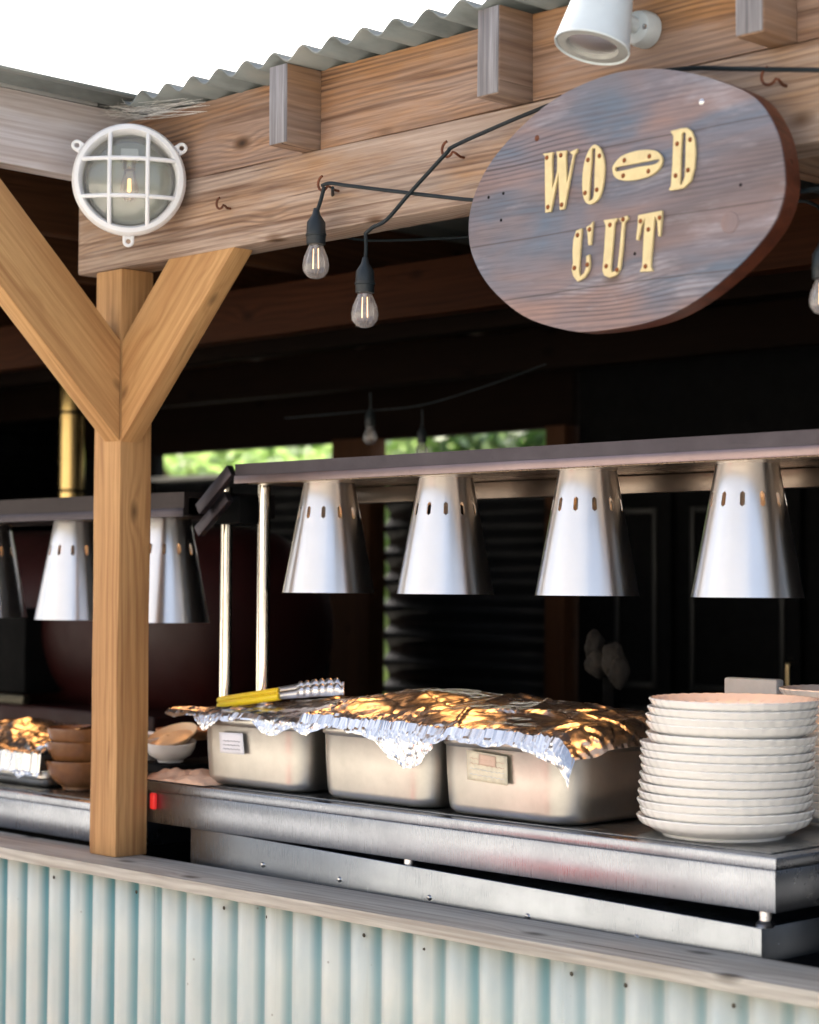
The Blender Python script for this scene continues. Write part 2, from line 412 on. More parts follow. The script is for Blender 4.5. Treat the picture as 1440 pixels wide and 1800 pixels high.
def clad_mat():
    mt, nt, b = new_mat('mint_corrugated_paint'); g = G(nt); tc = g.n('TexCoord'); o = tc.outputs['Object']
    sep = g.n('SeparateXYZ'); g.put(sep.inputs[0], o)
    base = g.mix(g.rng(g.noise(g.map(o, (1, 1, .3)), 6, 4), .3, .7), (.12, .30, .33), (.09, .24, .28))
    # pale crests over teal valleys, split by depth with patchy strength
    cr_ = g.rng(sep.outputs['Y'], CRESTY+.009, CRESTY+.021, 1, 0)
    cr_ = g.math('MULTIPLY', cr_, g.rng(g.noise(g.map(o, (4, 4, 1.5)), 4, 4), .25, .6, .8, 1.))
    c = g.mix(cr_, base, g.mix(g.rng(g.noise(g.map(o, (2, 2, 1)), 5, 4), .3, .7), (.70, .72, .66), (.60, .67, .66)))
    st = g.noise(g.map(o, (60, 60, 3)), 1., 5, .7)
    c = g.mix(g.rng(st, .55, .75, 0, .25), c, (.42, .44, .38))
    sp = g.voro(o, 16); c = g.mix(g.rng(sp, .03, .06, .5, 0), c, (.16, .13, .09))
    g.put(b.inputs['Base Color'], c); b.inputs['Roughness'].default_value = .5
    g.put(b.inputs['Normal'], g.bump(g.noise(g.map(o, (20, 20, 8)), 1., 4), .12, .003))
    return mt
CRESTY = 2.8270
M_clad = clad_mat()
def roof_mat():
    mt, nt, b = new_mat('galvanised_roof'); g = G(nt); tc = g.n('TexCoord'); o = tc.outputs['Object']
    n1 = g.noise(g.map(o, (1, .3, 1)), 9, 5, .6)
    c = g.ramp(n1, [(.3, (.13, .15, .15)), (.5, (.22, .25, .25)), (.68, (.29, .30, .28)), (.8, (.22, .16, .11))])
    g.put(b.inputs['Base Color'], c); b.inputs['Metallic'].default_value = .35; b.inputs['Roughness'].default_value = .6
    return mt
M_roof = roof_mat()
def ground_mat():
    mt, nt, b = new_mat('pale_gravel'); g = G(nt); tc = g.n('TexCoord'); o = tc.outputs['Object']
    c = g.mix(g.rng(g.noise(o, 1.3, 6, .6), .3, .7), (.48, .45, .40), (.38, .36, .32))
    c = g.mix(g.rng(g.voro(o, 45), .1, .6), (.30, .28, .25), c)
    g.put(b.inputs['Base Color'], c); b.inputs['Roughness'].default_value = .9
    g.put(b.inputs['Normal'], g.bump(g.voro(o, 45), .6, .01))
    return mt
M_ground = ground_mat()
M_floor = plain('dark_kitchen_floor', (.006, .0055, .0055), .7, spec=.1)

# ------------------------------------------------------------------ setting
bm = bmesh.new(); bmesh.ops.create_grid(bm, x_segments=8, y_segments=8, size=150)
props(bm_link('ground', bm, M_ground, smooth=None), kind='structure', label='pale gravel yard in front of the counter')
BY = 6.0                      # back wall
box('kitchen_floor', (-11.9, 3.02, -.05), (1.5, BY-.02, .004), M_floor)['kind'] = 'structure'

def timber(name, p0, p1, w, h, mat, par=None, up=Vector((0, 0, 1)), bev=.004, off=(0, 0), wob=.0012):
    """beam along p0->p1; w across (local y), h upward (local z)"""
    p0, p1 = Vector(p0), Vector(p1); L = (p1-p0).length; x, y, z = frame(p1-p0, up)
    n = max(2, int(L/.08)); bm = bmesh.new()
    add_box(bm, (0, -w/2, -h/2), (L, w/2, h/2))
    bmesh.ops.bisect_plane
    geom = [e for e in bm.edges if abs(e.verts[0].co.x-e.verts[1].co.x) > L*.9]
    bmesh.ops.bevel(bm, geom=list(bm.edges), offset=bev, segments=2, profile=.6, affect='EDGES')
    for i in range(1, n):
        bmesh.ops.bisect_plane(bm, geom=bm.verts[:]+bm.edges[:]+bm.faces[:], plane_co=(L*i/n, 0, 0), plane_no=(1, 0, 0))
    sd = random.random()*50
    for v in bm.verts:
        v.co.y += wob*noise.noise(Vector((v.co.x*4+sd, v.co.y*6, v.co.z*6)))*2
        v.co.z += wob*noise.noise(Vector((v.co.x*4+sd, 9+v.co.y*6, v.co.z*6)))*2
    return bm_link(name, bm, mat, par, mw=mat4(p0, x, y, z), smooth=30)
random.seed(7)
XC, D = -3.972, 2.9           # inner corner of the L shaped frame
LT = -.662                    # ledge top

# counter front wall (masonry core), cladding, ledge
o = box('counter_wall', (-5.6, 2.86, 0), (-1.2, 2.975, H+LT-.028), M_blk); props(o, 'dark core wall hidden under the wooden ledge behind the mint sheets', 'wall')
def corr_sheet(name, a0, a1, pitch, amp, axis_a, lo, hi, place, mat, phase=0, thick=.0015, sub=10, rows=6, edge=None):
    bm = bmesh.new(); n = int((a1-a0)/pitch*sub)+1; grid = []
    for i in range(n+1):
        a = a0+(a1-a0)*i/n; d = amp*math.cos(2*math.pi*(a-phase)/pitch)
        grid.append([bm.verts.new(place(a, d, lo+(hi-lo)*j/rows)) for j in range(rows+1)])
    for i in range(n):
        for j in range(rows): bm.faces.new((grid[i][j], grid[i+1][j], grid[i+1][j+1], grid[i][j+1]))
    me = bpy.data.meshes.new(name); bmesh.ops.recalc_face_normals(bm, faces=bm.faces); bm.to_mesh(me); bm.free()
    o = link(name, me, mat, smooth=60)
    md = o.modifiers.new('thickness', 'SOLIDIFY'); md.thickness = thick; md.offset = 0
    return o
ph = -4.362+.0915/2           # crest phase on y=2.85 plane
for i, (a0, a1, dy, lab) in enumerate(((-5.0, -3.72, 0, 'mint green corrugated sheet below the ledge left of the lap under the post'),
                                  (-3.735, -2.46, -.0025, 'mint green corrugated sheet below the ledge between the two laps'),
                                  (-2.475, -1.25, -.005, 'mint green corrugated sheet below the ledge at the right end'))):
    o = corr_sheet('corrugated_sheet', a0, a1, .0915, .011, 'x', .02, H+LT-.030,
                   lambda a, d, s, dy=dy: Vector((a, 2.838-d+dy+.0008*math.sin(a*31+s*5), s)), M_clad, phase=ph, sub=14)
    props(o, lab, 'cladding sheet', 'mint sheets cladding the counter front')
o = timber('counter_ledge', (-5.6, 2.895, H+LT-.014), (-1.2, 2.895, H+LT-.014), .178, .028, M_ledge, bev=.003, wob=.0005)
props(o, 'long weathered grey plank ledge capping the mint corrugated counter front', 'ledge')

for px, py in ((95, 1542), (240, 1568), (394, 1596), (470, 1612), (640, 1644), (745, 1668), (1005, 1712), (1100, 1732), (1290, 1768)):
    q = PY(px, py, 2.828); o = lathe('cladding_screw', [(0, .0024), (.002, .0022), (.0027, .001), (.0040, .0008), (.0044, 0)], M_bolt, None, mat4(q, Vector((1, 0, 0)), Vector((0, 0, 1)), Vector((0, -1, 0))), 16)
    props(o, 'small rusty screw head fixing the mint corrugated sheets just under the ledge', 'screw', 'rusty screws along the top of the mint sheets')

# post and braces
o = timber('timber_post', (XC-.054, 2.948, H+LT), (XC-.054, 2.948, H+.770), .108, .096, M_post, up=Vector((0, 1, 0)), bev=.006)
props(o, 'square honey coloured pine post standing on the ledge under the round bulkhead light', 'post')
def brace(name, pts_uv, to3, thick, mat, lab):
    """quad outline in brace plane -> slab, with grain along local x"""
    A = [to3(*q) for q in pts_uv]
    xdir = (A[1]-A[0]).normalized(); nrm = (to3(0, 0, 1)-to3(0, 0, 0)).normalized()
    y = nrm; z = xdir.cross(y); o0 = A[0]
    M = mat4(o0, xdir, y, z); Mi = M.inverted()
    bm = bmesh.new(); f = [bm.verts.new(Mi @ p) for p in A]; bk = [bm.verts.new(Mi @ (p+nrm*thick)) for p in A]
    n = len(A); bm.faces.new(f); bm.faces.new(bk[::-1])
    for i in range(n): bm.faces.new((f[i], f[(i+1) % n], bk[(i+1) % n], bk[i]))
    bmesh.ops.recalc_face_normals(bm, faces=bm.faces)
    bmesh.ops.bevel(bm, geom=list(bm.edges), offset=.004, segments=2, profile=.6, affect='EDGES')
    o = bm_link(name, bm, mat, None, mw=M, smooth=30)
    return props(o, lab, 'brace', 'knee braces on the corner post')
M_brace = wood('pine_brace', (.64, .405, .18), (.52, .29, .12), (.28, .12, .04), knots=1, rings=240, bump=.2, bandk=.8, kscale=(5.5, 11, 11))
brace('knee_brace', [(0, .344), (.428, .772), (.182, .772), (0, .590)],
      lambda u_, z_, n_=0: Vector((XC+.0015+u_, D+.0005+n_, H+z_)), .058, M_brace, 'pine knee brace rising rightwards from the post to the long beam')
brace('knee_brace', [(0, .346), (.629, .975), (.383, .975), (0, .592)],
      lambda u_, z_, n_=0: Vector((XC-.0005-n_, D-.0015-u_, H+z_)), .062, M_brace, 'pine knee brace rising leftwards from the post to the silvery side beam')

# beams
o = timber('timber_beam', (-4.16, D+.05, H+.861), (-.9, D+.05, H+.861), .1, .180, M_beam, bev=.006)
props(o, 'long weathered lower beam that carries the rafters and the oval sign', 'beam')
RX = [-3.255, -2.63, -2.01, -1.39]
segs = [(XC+.002, RX[0]-.057, 'weathered upper board between the round light and the first rafter end'),
        (RX[0], RX[1]-.055, 'weathered upper board with a large knot between the first and second rafter ends'),
        (RX[1], RX[2]-.052, 'weathered upper board behind the conical spotlight'),
        (RX[2], RX[3]-.052, 'weathered upper board at the top right corner of the picture')]
for a, b_, lab in segs:
    o = timber('blocking_board', (a+.001, D+.022, H+1.0395), (b_-.001, D+.022, H+1.0395), .04, .174, M_beam2, bev=.003)
    props(o, lab, 'board', 'upper boards between the rafter ends')
labs = ['square rafter end with pale scratch marks nearest the round light', 'rafter end left of the conical spotlight',
        'rafter end cut off by the top edge right of the oval sign', 'rafter beyond the right edge']
RL = -.0
for i, rx in enumerate(RX[:3]+[-1.39]):
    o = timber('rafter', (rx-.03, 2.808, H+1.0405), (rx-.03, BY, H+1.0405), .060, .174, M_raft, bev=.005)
    props(o, labs[i], 'rafter', 'rafters under the corrugated roof')
    if i < 3:
        e = timber('end_face', (rx-.03, 2.8085, H+.9555), (rx-.03, 2.8085, H+1.1255), .056, .004, M_end, par=o, up=Vector((0, -1, 0)), bev=.001)
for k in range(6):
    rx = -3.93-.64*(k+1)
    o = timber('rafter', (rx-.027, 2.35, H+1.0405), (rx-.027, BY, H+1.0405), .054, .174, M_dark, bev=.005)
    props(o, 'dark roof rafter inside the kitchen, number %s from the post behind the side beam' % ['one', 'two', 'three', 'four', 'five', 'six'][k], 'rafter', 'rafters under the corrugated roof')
o = timber('side_beam', (XC-.03, D+.12, H+1.0635), (XC-.03, 2.2, H+1.0635), .06, .177, M_side, bev=.003)
props(o, 'silvery weathered side beam running off the upper left corner of the picture', 'beam')
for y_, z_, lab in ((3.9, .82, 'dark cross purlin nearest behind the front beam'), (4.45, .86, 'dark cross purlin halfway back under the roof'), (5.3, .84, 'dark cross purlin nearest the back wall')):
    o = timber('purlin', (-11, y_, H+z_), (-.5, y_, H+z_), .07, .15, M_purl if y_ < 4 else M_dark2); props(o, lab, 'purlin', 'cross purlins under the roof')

# roof sheets
def roof_place(z0, y_dir=1): return lambda a, d, s: Vector((a, s, H+z0+d))
o = corr_sheet('corrugated_roof', XC+.14, 1.2, .0945, .0125, 'x', 2.797, BY+.4, roof_place(1.1385), M_roof, phase=-3.668, sub=12, rows=10, thick=.004)
props(o, 'grey corrugated roof over the counter with its wavy front edge', 'roof')
o = corr_sheet('corrugated_roof', -12, XC+.145, .0945, .0125, 'x', 2.3, BY+.4, roof_place(1.166), M_roof, phase=XC-.01, sub=12, rows=10, thick=.004)
props(o, 'grey corrugated roof over the left wing above the silvery side beam', 'roof')
o = box('roof_flashing', (XC-.004, 2.3, H+1.153), (XC+.002, D-.08, H+1.183), plain('zinc_flashing', (.50, .52, .52), .5, .3), bev=.001); props(o, 'straight grey metal flashing on top of the silvery side beam', 'flashing')

# ------------------------------------------------------------------ kitchen shell
def zb(z): return H+z
ZS, ZT = .50, .634            # slit sill and head on the back wall
def hcorr(name, x0, x1, y, z0, z1, lab, mat=M_blkc, pitch=.115, cat='wall'):
    o = corr_sheet(name, z0, z1, pitch, .016, 'z', x0, x1, lambda a, d, s: Vector((s, y-d, a)), mat, sub=10, rows=2)
    return props(o, lab, cat, 'dark ribbed panels at the back of the kitchen')
hcorr('ribbed_panel', -7.9, -6.50, BY, .02, zb(ZS), 'dark ribbed wall panel under the left window slit behind the red oven')
hcorr('ribbed_panel', -6.27, -5.28, BY, .02, zb(ZS), 'dark ribbed wall panel under the right window slit')
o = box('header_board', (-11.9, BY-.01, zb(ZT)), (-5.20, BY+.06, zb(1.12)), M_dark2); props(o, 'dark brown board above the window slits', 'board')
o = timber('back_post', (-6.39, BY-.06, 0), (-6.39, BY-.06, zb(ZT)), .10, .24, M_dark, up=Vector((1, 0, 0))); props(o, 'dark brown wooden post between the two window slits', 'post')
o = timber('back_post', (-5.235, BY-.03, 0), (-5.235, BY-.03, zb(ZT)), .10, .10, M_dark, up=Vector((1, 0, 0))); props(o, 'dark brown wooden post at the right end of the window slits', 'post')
o = box('window_sill', (-7.9, BY-.05, zb(ZS)+.002), (-6.52, BY+.08, zb(ZS)+.02), M_white); props(o, 'pale sill under the left window slit', 'sill')
# left side wall (ribs run towards the back)
SX = -8.75
o = corr_sheet('ribbed_side_wall', .02, zb(1.1), .115, .02, 'z', 3.0, BY, lambda a, d, s: Vector((SX+d, s, a)), M_blkc, sub=10, rows=2)
props(o, 'dark ribbed side wall at the far left of the kitchen', 'wall')
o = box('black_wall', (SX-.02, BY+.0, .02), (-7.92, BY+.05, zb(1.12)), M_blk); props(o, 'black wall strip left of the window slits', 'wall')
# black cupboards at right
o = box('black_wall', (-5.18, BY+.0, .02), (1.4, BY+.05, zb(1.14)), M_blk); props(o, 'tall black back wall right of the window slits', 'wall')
doors = [(-5.02, -4.70), (-4.66, -4.12), (-4.08, -3.55)]
for i, (a, b_) in enumerate(doors):
    e = empty('cupboard_door', (a, BY-.03, .1), ['narrow black cupboard door behind the third silver lamp', 'black cupboard door behind the plates with a brass handle',
                                               'black cupboard door at the right edge of the picture'][i], 'door', 'black cupboard doors on the back wall')
    box('door_panel', (a, BY-.03, .1), (b_, BY-.004, zb(.38)), M_blk, e)
    bm = bmesh.new()
    for z0, z1 in ((.25, zb(-.45)), (zb(-.38), zb(.30))):
        add_box(bm, (a+.08, BY-.042, z0), (b_-.08, BY-.0305, z0+.02), .003); add_box(bm, (a+.08, BY-.042, z1-.02), (b_-.08, BY-.0305, z1), .003)
        add_box(bm, (a+.06, BY-.042, z0), (a+.079, BY-.0305, z1), .003); add_box(bm, (b_-.079, BY-.042, z0), (b_-.06, BY-.0305, z1), .003)
    bm_link('panel_moulding', bm, plain('black_moulding', (.008, .009, .009), .5), e)
    if i == 1:
        tube('door_handle', [Vector((b_-.03, BY-.032, zb(-.36))), Vector((b_-.03, BY-.06, zb(-.35))), Vector((b_-.03, BY-.06, zb(-.27))), Vector((b_-.03, BY-.032, zb(-.26)))], .006, M_brass, e)
o = box('right_side_wall', (1.9, 3.35, 0), (1.95, BY, zb(1.12)), M_blk); props(o, 'dark end wall beyond the right edge', 'wall')

# unseen building added behind the camera to fill the front with light and reflections
M_render = plain('cream_render_wall', (.74, .70, .62), .85, vary=.05, scale=2, bump=.1)
e = empty('fill_light_building', (-5, -8.5, 0), 'unseen cream building added behind the camera to light the front', 'building')
bm = bmesh.new(); xs = [-17, -14.2, -12.6, -9.0, -7.4, -3.6, -1.8, 1.6, 3.0, 7]
for k in range(len(xs)-1):
    if k % 2 == 0: add_box(bm, (xs[k], -8.8, 0), (xs[k+1], -8.5, 4.2))
    else: add_box(bm, (xs[k]+.0005, -8.8, 0), (xs[k+1]-.0005, -8.5, .95)); add_box(bm, (xs[k]+.0005, -8.8, 2.25), (xs[k+1]-.0005, -8.5, 4.2))
bm_link('wall', bm, M_render, e, smooth=None)
for k in (1, 3, 5, 7):
    f_ = box('window', (xs[k]+.02, -8.70, .97), (xs[k+1]-.02, -8.64, 2.23), M_white, e)
    box('pane', (xs[k]+.09, -8.635, 1.04), (xs[k+1]-.09, -8.630, 2.16), M_blk, f_, bev=0)
bm = bmesh.new(); A = [bm.verts.new((-17.4, y, z)) for y, z in ((-8.2, 4.15), (-8.2, 4.25), (-12, 6.2), (-12, 6.1))]; B = [bm.verts.new((7.4, y, z)) for y, z in ((-8.2, 4.15), (-8.2, 4.25), (-12, 6.2), (-12, 6.1))]
bm.faces.new(A); bm.faces.new(B[::-1])
for k in range(4): bm.faces.new((A[k], A[(k+1) % 4], B[(k+1) % 4], B[k]))
bm_link('roof', bm, plain('slate', (.10, .10, .11), .7), e, smooth=None)

# unseen red cooler shape, added to put a pink reflection in the steel
e = empty('reflection_cooler', (-4.37, .02, 0), 'unseen red wheeled cooler added to tint the steel reflections pink', 'cooler')
m_r = plain('red_cooler_paint', (.80, .035, .04), .35)
box('cooler_body', (-4.80, -.25, .12), (-3.95, .30, .68), m_r, e, bev=.03)
box('lid', (-4.82, -.27, .683), (-3.93, .32, .72), M_white, e, bev=.02)
tube('handle', [(-4.65, .305, .5), (-4.65, .35, .5), (-4.1, .35, .5), (-4.1, .305, .5)], .012, M_lip, e)
for wx in (-4.72, -4.03):
    for wy in (-.19, .24): tube('wheel', [(wx-.02, wy, .061), (wx+.02, wy, .061)], .06, M_black, e, 20)

# trees and hedge beyond the slits
def leaf_mat(name, c1, c2):
    mt, nt, b = new_mat(name); g = G(nt); oi = g.n('TexCoord')
    nz = g.noise(oi.outputs['Object'], 5, 4, .7)
    c = g.mix(g.rng(nz, .35, .65), c1, c2)
    df = g.n('BsdfDiffuse'); tl = g.n('BsdfTranslucent'); mx = g.n('MixShader'); mx.inputs[0].default_value = .45
    g.put(df.inputs[0], c); g.put(tl.inputs[0], c)
    nt.links.new(df.outputs[0], mx.inputs[1]); nt.links.new(tl.outputs[0], mx.inputs[2])
    gl = g.n('BsdfGlossy'); gl.inputs['Roughness'].default_value = .3; m2 = g.n('MixShader'); m2.inputs[0].default_value = .12
    nt.links.new(mx.outputs[0], m2.inputs[1]); nt.links.new(gl.outputs[0], m2.inputs[2])
    nt.links.new(m2.outputs[0], nt.nodes['Material Output'].inputs[0])
    return mt
M_leaf = [leaf_mat('leaves_bright', (.55, .70, .28), (.28, .45, .12)), leaf_mat('leaves_dark', (.08, .19, .05), (.2, .33, .1))]
M_bark = plain('bark', (.10, .07, .05), .9, vary=.3)
def tree(x, y, rx, rz, zc, lab, mi, seed, n=8500, s=.06):
    rnd = random.Random(seed); e = empty('tree', (x, y, 0), lab, 'tree', 'trees behind the kitchen')
    bm = bmesh.new()
    add_tube(bm, [Vector((x, y, 0)), Vector((x+.05, y, .9)), Vector((x-.03, y, zc))], [.10, .08, .04], 8)
    for k in range(7):
        a = rnd.random()*6.28; add_tube(bm, [Vector((x, y, .9+.15*k)), Vector((x+math.cos(a)*rx*.4, y+math.sin(a)*rx*.4, 1.3+.2*k)), Vector((x+math.cos(a)*rx*.7, y+math.sin(a)*rx*.7, 1.7+.2*k))], [.03, .02, .008], 6)
    bm_link('trunk', bm, M_bark, e)
    bm = bmesh.new(); cl = []
    for k in range(70):
        while True:
            q = Vector((rnd.uniform(-1, 1), rnd.uniform(-1, 1), rnd.uniform(-1, 1)))
            if .35 < q.length < 1: break
        cl.append(Vector((x+q.x*rx, y+q.y*rx*.8, zc+q.z*rz)))
    for k in range(n):
        c = cl[k % 70]; p = c+Vector((rnd.gauss(0, .13), rnd.gauss(0, .13), rnd.gauss(0, .11)))
        a = Vector((rnd.gauss(0, 1), rnd.gauss(0, 1), rnd.gauss(0, .6))).normalized(); b2 = a.orthogonal().normalized()
        ss = s*rnd.uniform(.6, 1.4)
        vs = [bm.verts.new(p+a*ss), bm.verts.new(p+b2*ss*.45), bm.verts.new(p-a*ss), bm.verts.new(p-b2*ss*.45)]
        bm.faces.new(vs)
    me = bpy.data.meshes.new('crown'); bm.to_mesh(me); bm.free()
    link('crown', me, M_leaf[mi], e, smooth=None)
tree(-12.6, 9.4, 1.25, .95, 1.95, 'leafy green tree showing at the left end of the left window slit', 0, 1)
tree(-11.0, 9.0, 1.2, .98, 1.95, 'leafy green tree in the middle of the left window slit', 0, 2)
tree(-9.7, 8.8, 1.05, .95, 1.95, 'bright leafy tree at the right end of the left window slit', 0, 3)
tree(-8.6, 8.8, 1.0, .97, 1.95, 'bright leafy tree in the right window slit', 0, 4)
tree(-7.7, 8.9, .9, .95, 1.95, 'darker leafy tree at the right end of the right window slit', 1, 5)

# red oven and flue
e = empty('pizza_oven', (-6.3, 4.4, 0), 'dark red barrel shaped oven at the back left of the kitchen', 'oven')
bm = bmesh.new(); prof = [(0, .33), (.10, .325), (.20, .305), (.28, .265), (.33, .20), (.345, .12), (.35, 0), (.35, -1.7)]
OZ = zb(-.15)
add_lathe(bm, prof+[(0, -1.7)], mat4(Vector((-5.42, 4.4, OZ)), Vector((0, 1, 0)), Vector((0, 0, 1)), Vector((1, 0, 0))), 64)
bm_link('oven_body', bm, M_oven, e)
box('oven_stand', (-7.1, 4.1, 0), (-5.3, 4.7, OZ-.36), M_oven, e, bev=.01)
box('oven_base_shelf', (-7.2, 3.98, OZ-.36), (-5.25, 4.8, OZ-.28), M_oven, e, bev=.01)
bm = bmesh.new(); add_box(bm, (-7.0, 3.98, OZ-.24), (-6.0, 4.30, OZ+.06), .01)
bm_link('oven_mouth', bm, M_blk, e)
box('lintel', (-7.05, 3.955, OZ-.275), (-5.97, 3.985, OZ-.245), plain('olive_steel', (.05, .045, .03), .4, .6), e)
fx = PY(126, 800, 4.6)
e = empty('flue_pipe', (fx.x, 4.6, 1.8), 'tall shiny round flue pipe rising left of the post', 'pipe')
lathe('pipe_body', [(.052, 0), (.052, 1.0)], steel('flue_steel', (.50, .36, .15), .18, (2, 2, 40)), e, Matrix.Translation((fx.x, 4.6, 1.86)))
for z_ in (zb(.36), zb(.67)): lathe('pipe_band', [(.053, 0), (.056, .006), (.053, .012)], M_blk, e, Matrix.Translation((fx.x, 4.6, z_)))

# ------------------------------------------------------------------ hot counters
YB = 3.0
e = empty('hot_counter', (-3.0, 3.3, H-.662), 'long stainless hot counter carrying the foil covered pans and plate stacks', 'hot counter')
x0, x1, zt, zb_ = -3.99, -2.122, H-.483, H-.583
box('counter_body', (x0, YB, zb_), (x1, 3.62, zt-.0235), M_steel, e, bev=.002)
bm = bmesh.new(); add_box(bm, (x0-.002, YB-.004, zt-.023), (x1+.004, 3.625, zt), .0025); bm_link('counter_top', bm, M_steel, e)
box('hot_surface', (x0+.03, YB+.03, zt+.0005), (x1-.03, 3.6, zt+.003), M_top, e, bev=.001)
for xx in (x1-.05, -3.1, -3.78):
    lathe('foot', [(0, 0), (.016, 0), (.018, .006), (.012, .012), (.012, .045), (0, .045)], M_lip, e, Matrix.Translation((xx, YB+.04, zb_-.034)), 20)
sp = PY(270, 1408, YB-.004)
bm = bmesh.new(); add_box(bm, sp-Vector((.009, .006, .020)), sp+Vector((.011, .004, .020)), .004); bm_link('red_switch', bm, M_red, e)
# lower cabinet, slightly out of level
e = empty('steel_cabinet', (-3.0, 3.3, H-.9), 'riveted stainless cabinet under the hot counter tilting down to the right', 'cabinet')
bm = bmesh.new(); add_box(bm, (-3.83, YB+.018, H-.98), (-2.165, 3.6, H-.60), .002)
for v in bm.verts:
    if v.co.z > H-.7: v.co.z += (v.co.x+3.0)*-.0195+(.0)
bm_link('cabinet_body', bm, M_steel2, e)
box('kick_panel', (-2.164, YB+.05, H-1.0), (-1.9, 3.6, H-.68), M_blk, e)
for px, py in ((462, 1520), (597, 1546), (755, 1578), (928, 1611), (1119, 1648), (1307, 1686)):
    q = PY(px, py, YB+.018)
    lathe('rivet', [(0, .005), (.004, .0042), (.006, .001), (.0065, 0)], M_lip, e, mat4(q, Vector((1, 0, 0)), Vector((0, 0, 1)), Vector((0, -1, 0))), 16)
# left hot counter
e = empty('hot_counter', (-4.8, 3.3, H-.662), 'lower stainless hot counter left of the post carrying bowls and foil trays', 'hot counter')
zl = H-.556
box('counter_body', (-5.7, 3.0, H-.655), (-4.06, 3.62, zl-.0205), M_steel, e)
box('counter_top', (-5.7, 2.996, zl-.02), (-4.056, 3.625, zl), M_steel, e)
box('support_frame', (-5.7, 3.04, .02), (-4.06, 3.6, H-.657), M_blk, e)
box('hot_surface', (-5.67, 3.03, zl+.0005), (-4.09, 3.6, zl+.003), M_top, e, bev=.001)

# ------------------------------------------------------------------ gantries and heat lamps
YL = 3.25
e = empty('lamp_gantry', (-3.842, YL, zt), 'long steel shelf on polished tubes holding the four right silver heat lamps', 'gantry')
zsb, zst = H+.249, H+.294
bm = bmesh.new()
prof = [(3.12, zsb-.002), (3.12, zst), (3.44, zst+.004), (3.44, zsb-.002), (3.425, zsb-.002), (3.425, zst-.012), (3.135, zst-.014), (3.135, zsb-.002)]
xa, xb = -3.80, -1.2
A = [bm.verts.new((xa, *q)) for q in prof]; B = [bm.verts.new((xb, *q)) for q in prof]
bm.faces.new(A); bm.faces.new(B[::-1])
for i in range(8): bm.faces.new((A[i], A[(i+1) % 8], B[(i+1) % 8], B[i]))
bm_link('shelf', bm, M_gantry, e, smooth=20)
box('front_lip', (xa, 3.1165, zsb-.003), (xb, 3.1195, zsb+.016), M_glip, e, bev=.0008)
box('reflector_plate', (xa+.02, 3.14, zsb-.004), (xb, 3.42, zsb-.001), steel('copper_lit_plate', (.34, .26, .20), .25, (60, 3, 3)), e, bev=0)
box('rear_rail', (xa+.1, 3.40, zsb-.045), (xb, 3.425, zsb-.006), steel('rear_rail_steel', (.22, .18, .15), .3, (60, 3, 3)), e)
def bar(name, a, b, w, t, mat, par, up=Vector((0, 1, 0))):
    x, y, z = frame(b-a, up); L = (b-a).length; bm = bmesh.new()
    add_box(bm, (0, -w/2, -t/2), (L, w/2, t/2), .002); return bm_link(name, bm, mat, par, mw=mat4(a, x, y, z))
bar('end_strut', PY(408, 826, 3.13), PY(352, 896, 3.13), .03, .02, M_gantry, e)
bar('end_strut', PY(402, 872, 3.16), PY(350, 935, 3.16), .03, .02, M_gantry, e)
zt0 = zt
for (pt, pb) in (((465, 850), (458, 1240)), ((399, 915), (389, 1240))):
    a = PY(*pt, YL); b_ = PY(*pb, YL)
    tube('support_tube', [Vector((a.x, YL, zt0)), Vector((a.x, YL, a.z+.01))], .0165 if pt[0] == 465 else .0155, M_tube, e, 24)
bx = PY(398, 898, YL)
box('junction_box', (bx.x-.035, YL-.04, bx.z-.035), (bx.x+.10, YL+.06, bx.z+.035), M_blk, e, bev=.006)
tube('support_tube', [Vector((bx.x+.0, YL, bx.z+.035)), Vector((bx.x, YL, zsb-.002))], .015, M_tube, e, 20)
e2 = empty('lamp_gantry', (-4.9, YL, zl), 'lower dark steel shelf left of the tubes holding the three left silver heat lamps', 'gantry')
za, zc_ = H+.173, H+.232
bm = bmesh.new()
prof = [(3.12, za), (3.12, zc_), (3.42, zc_+.003), (3.42, za), (3.405, za), (3.405, zc_-.012), (3.135, zc_-.014), (3.135, za)]
A = [bm.verts.new((-6.3, *q)) for q in prof]; B = [bm.verts.new((-4.0, *q)) for q in prof]
bm.faces.new(A); bm.faces.new(B[::-1])
for i in range(8): bm.faces.new((A[i], A[(i+1) % 8], B[(i+1) % 8], B[i]))
bm_link('shelf', bm, M_gantry2, e2, smooth=20)
box('front_lip', (-6.3, 3.1165, za-.003), (-4.0, 3.1195, za+.018), M_gantry, e2, bev=.0008)
box('reflector_plate', (-6.2, 3.14, za+.001), (-4.03, 3.40, za+.004), M_gantry2, e2, bev=0)
for xx in (-6.1,): tube('support_tube', [Vector((xx, 3.36, zl)), Vector((xx, 3.36, za))], .015, M_tube, e2, 20)

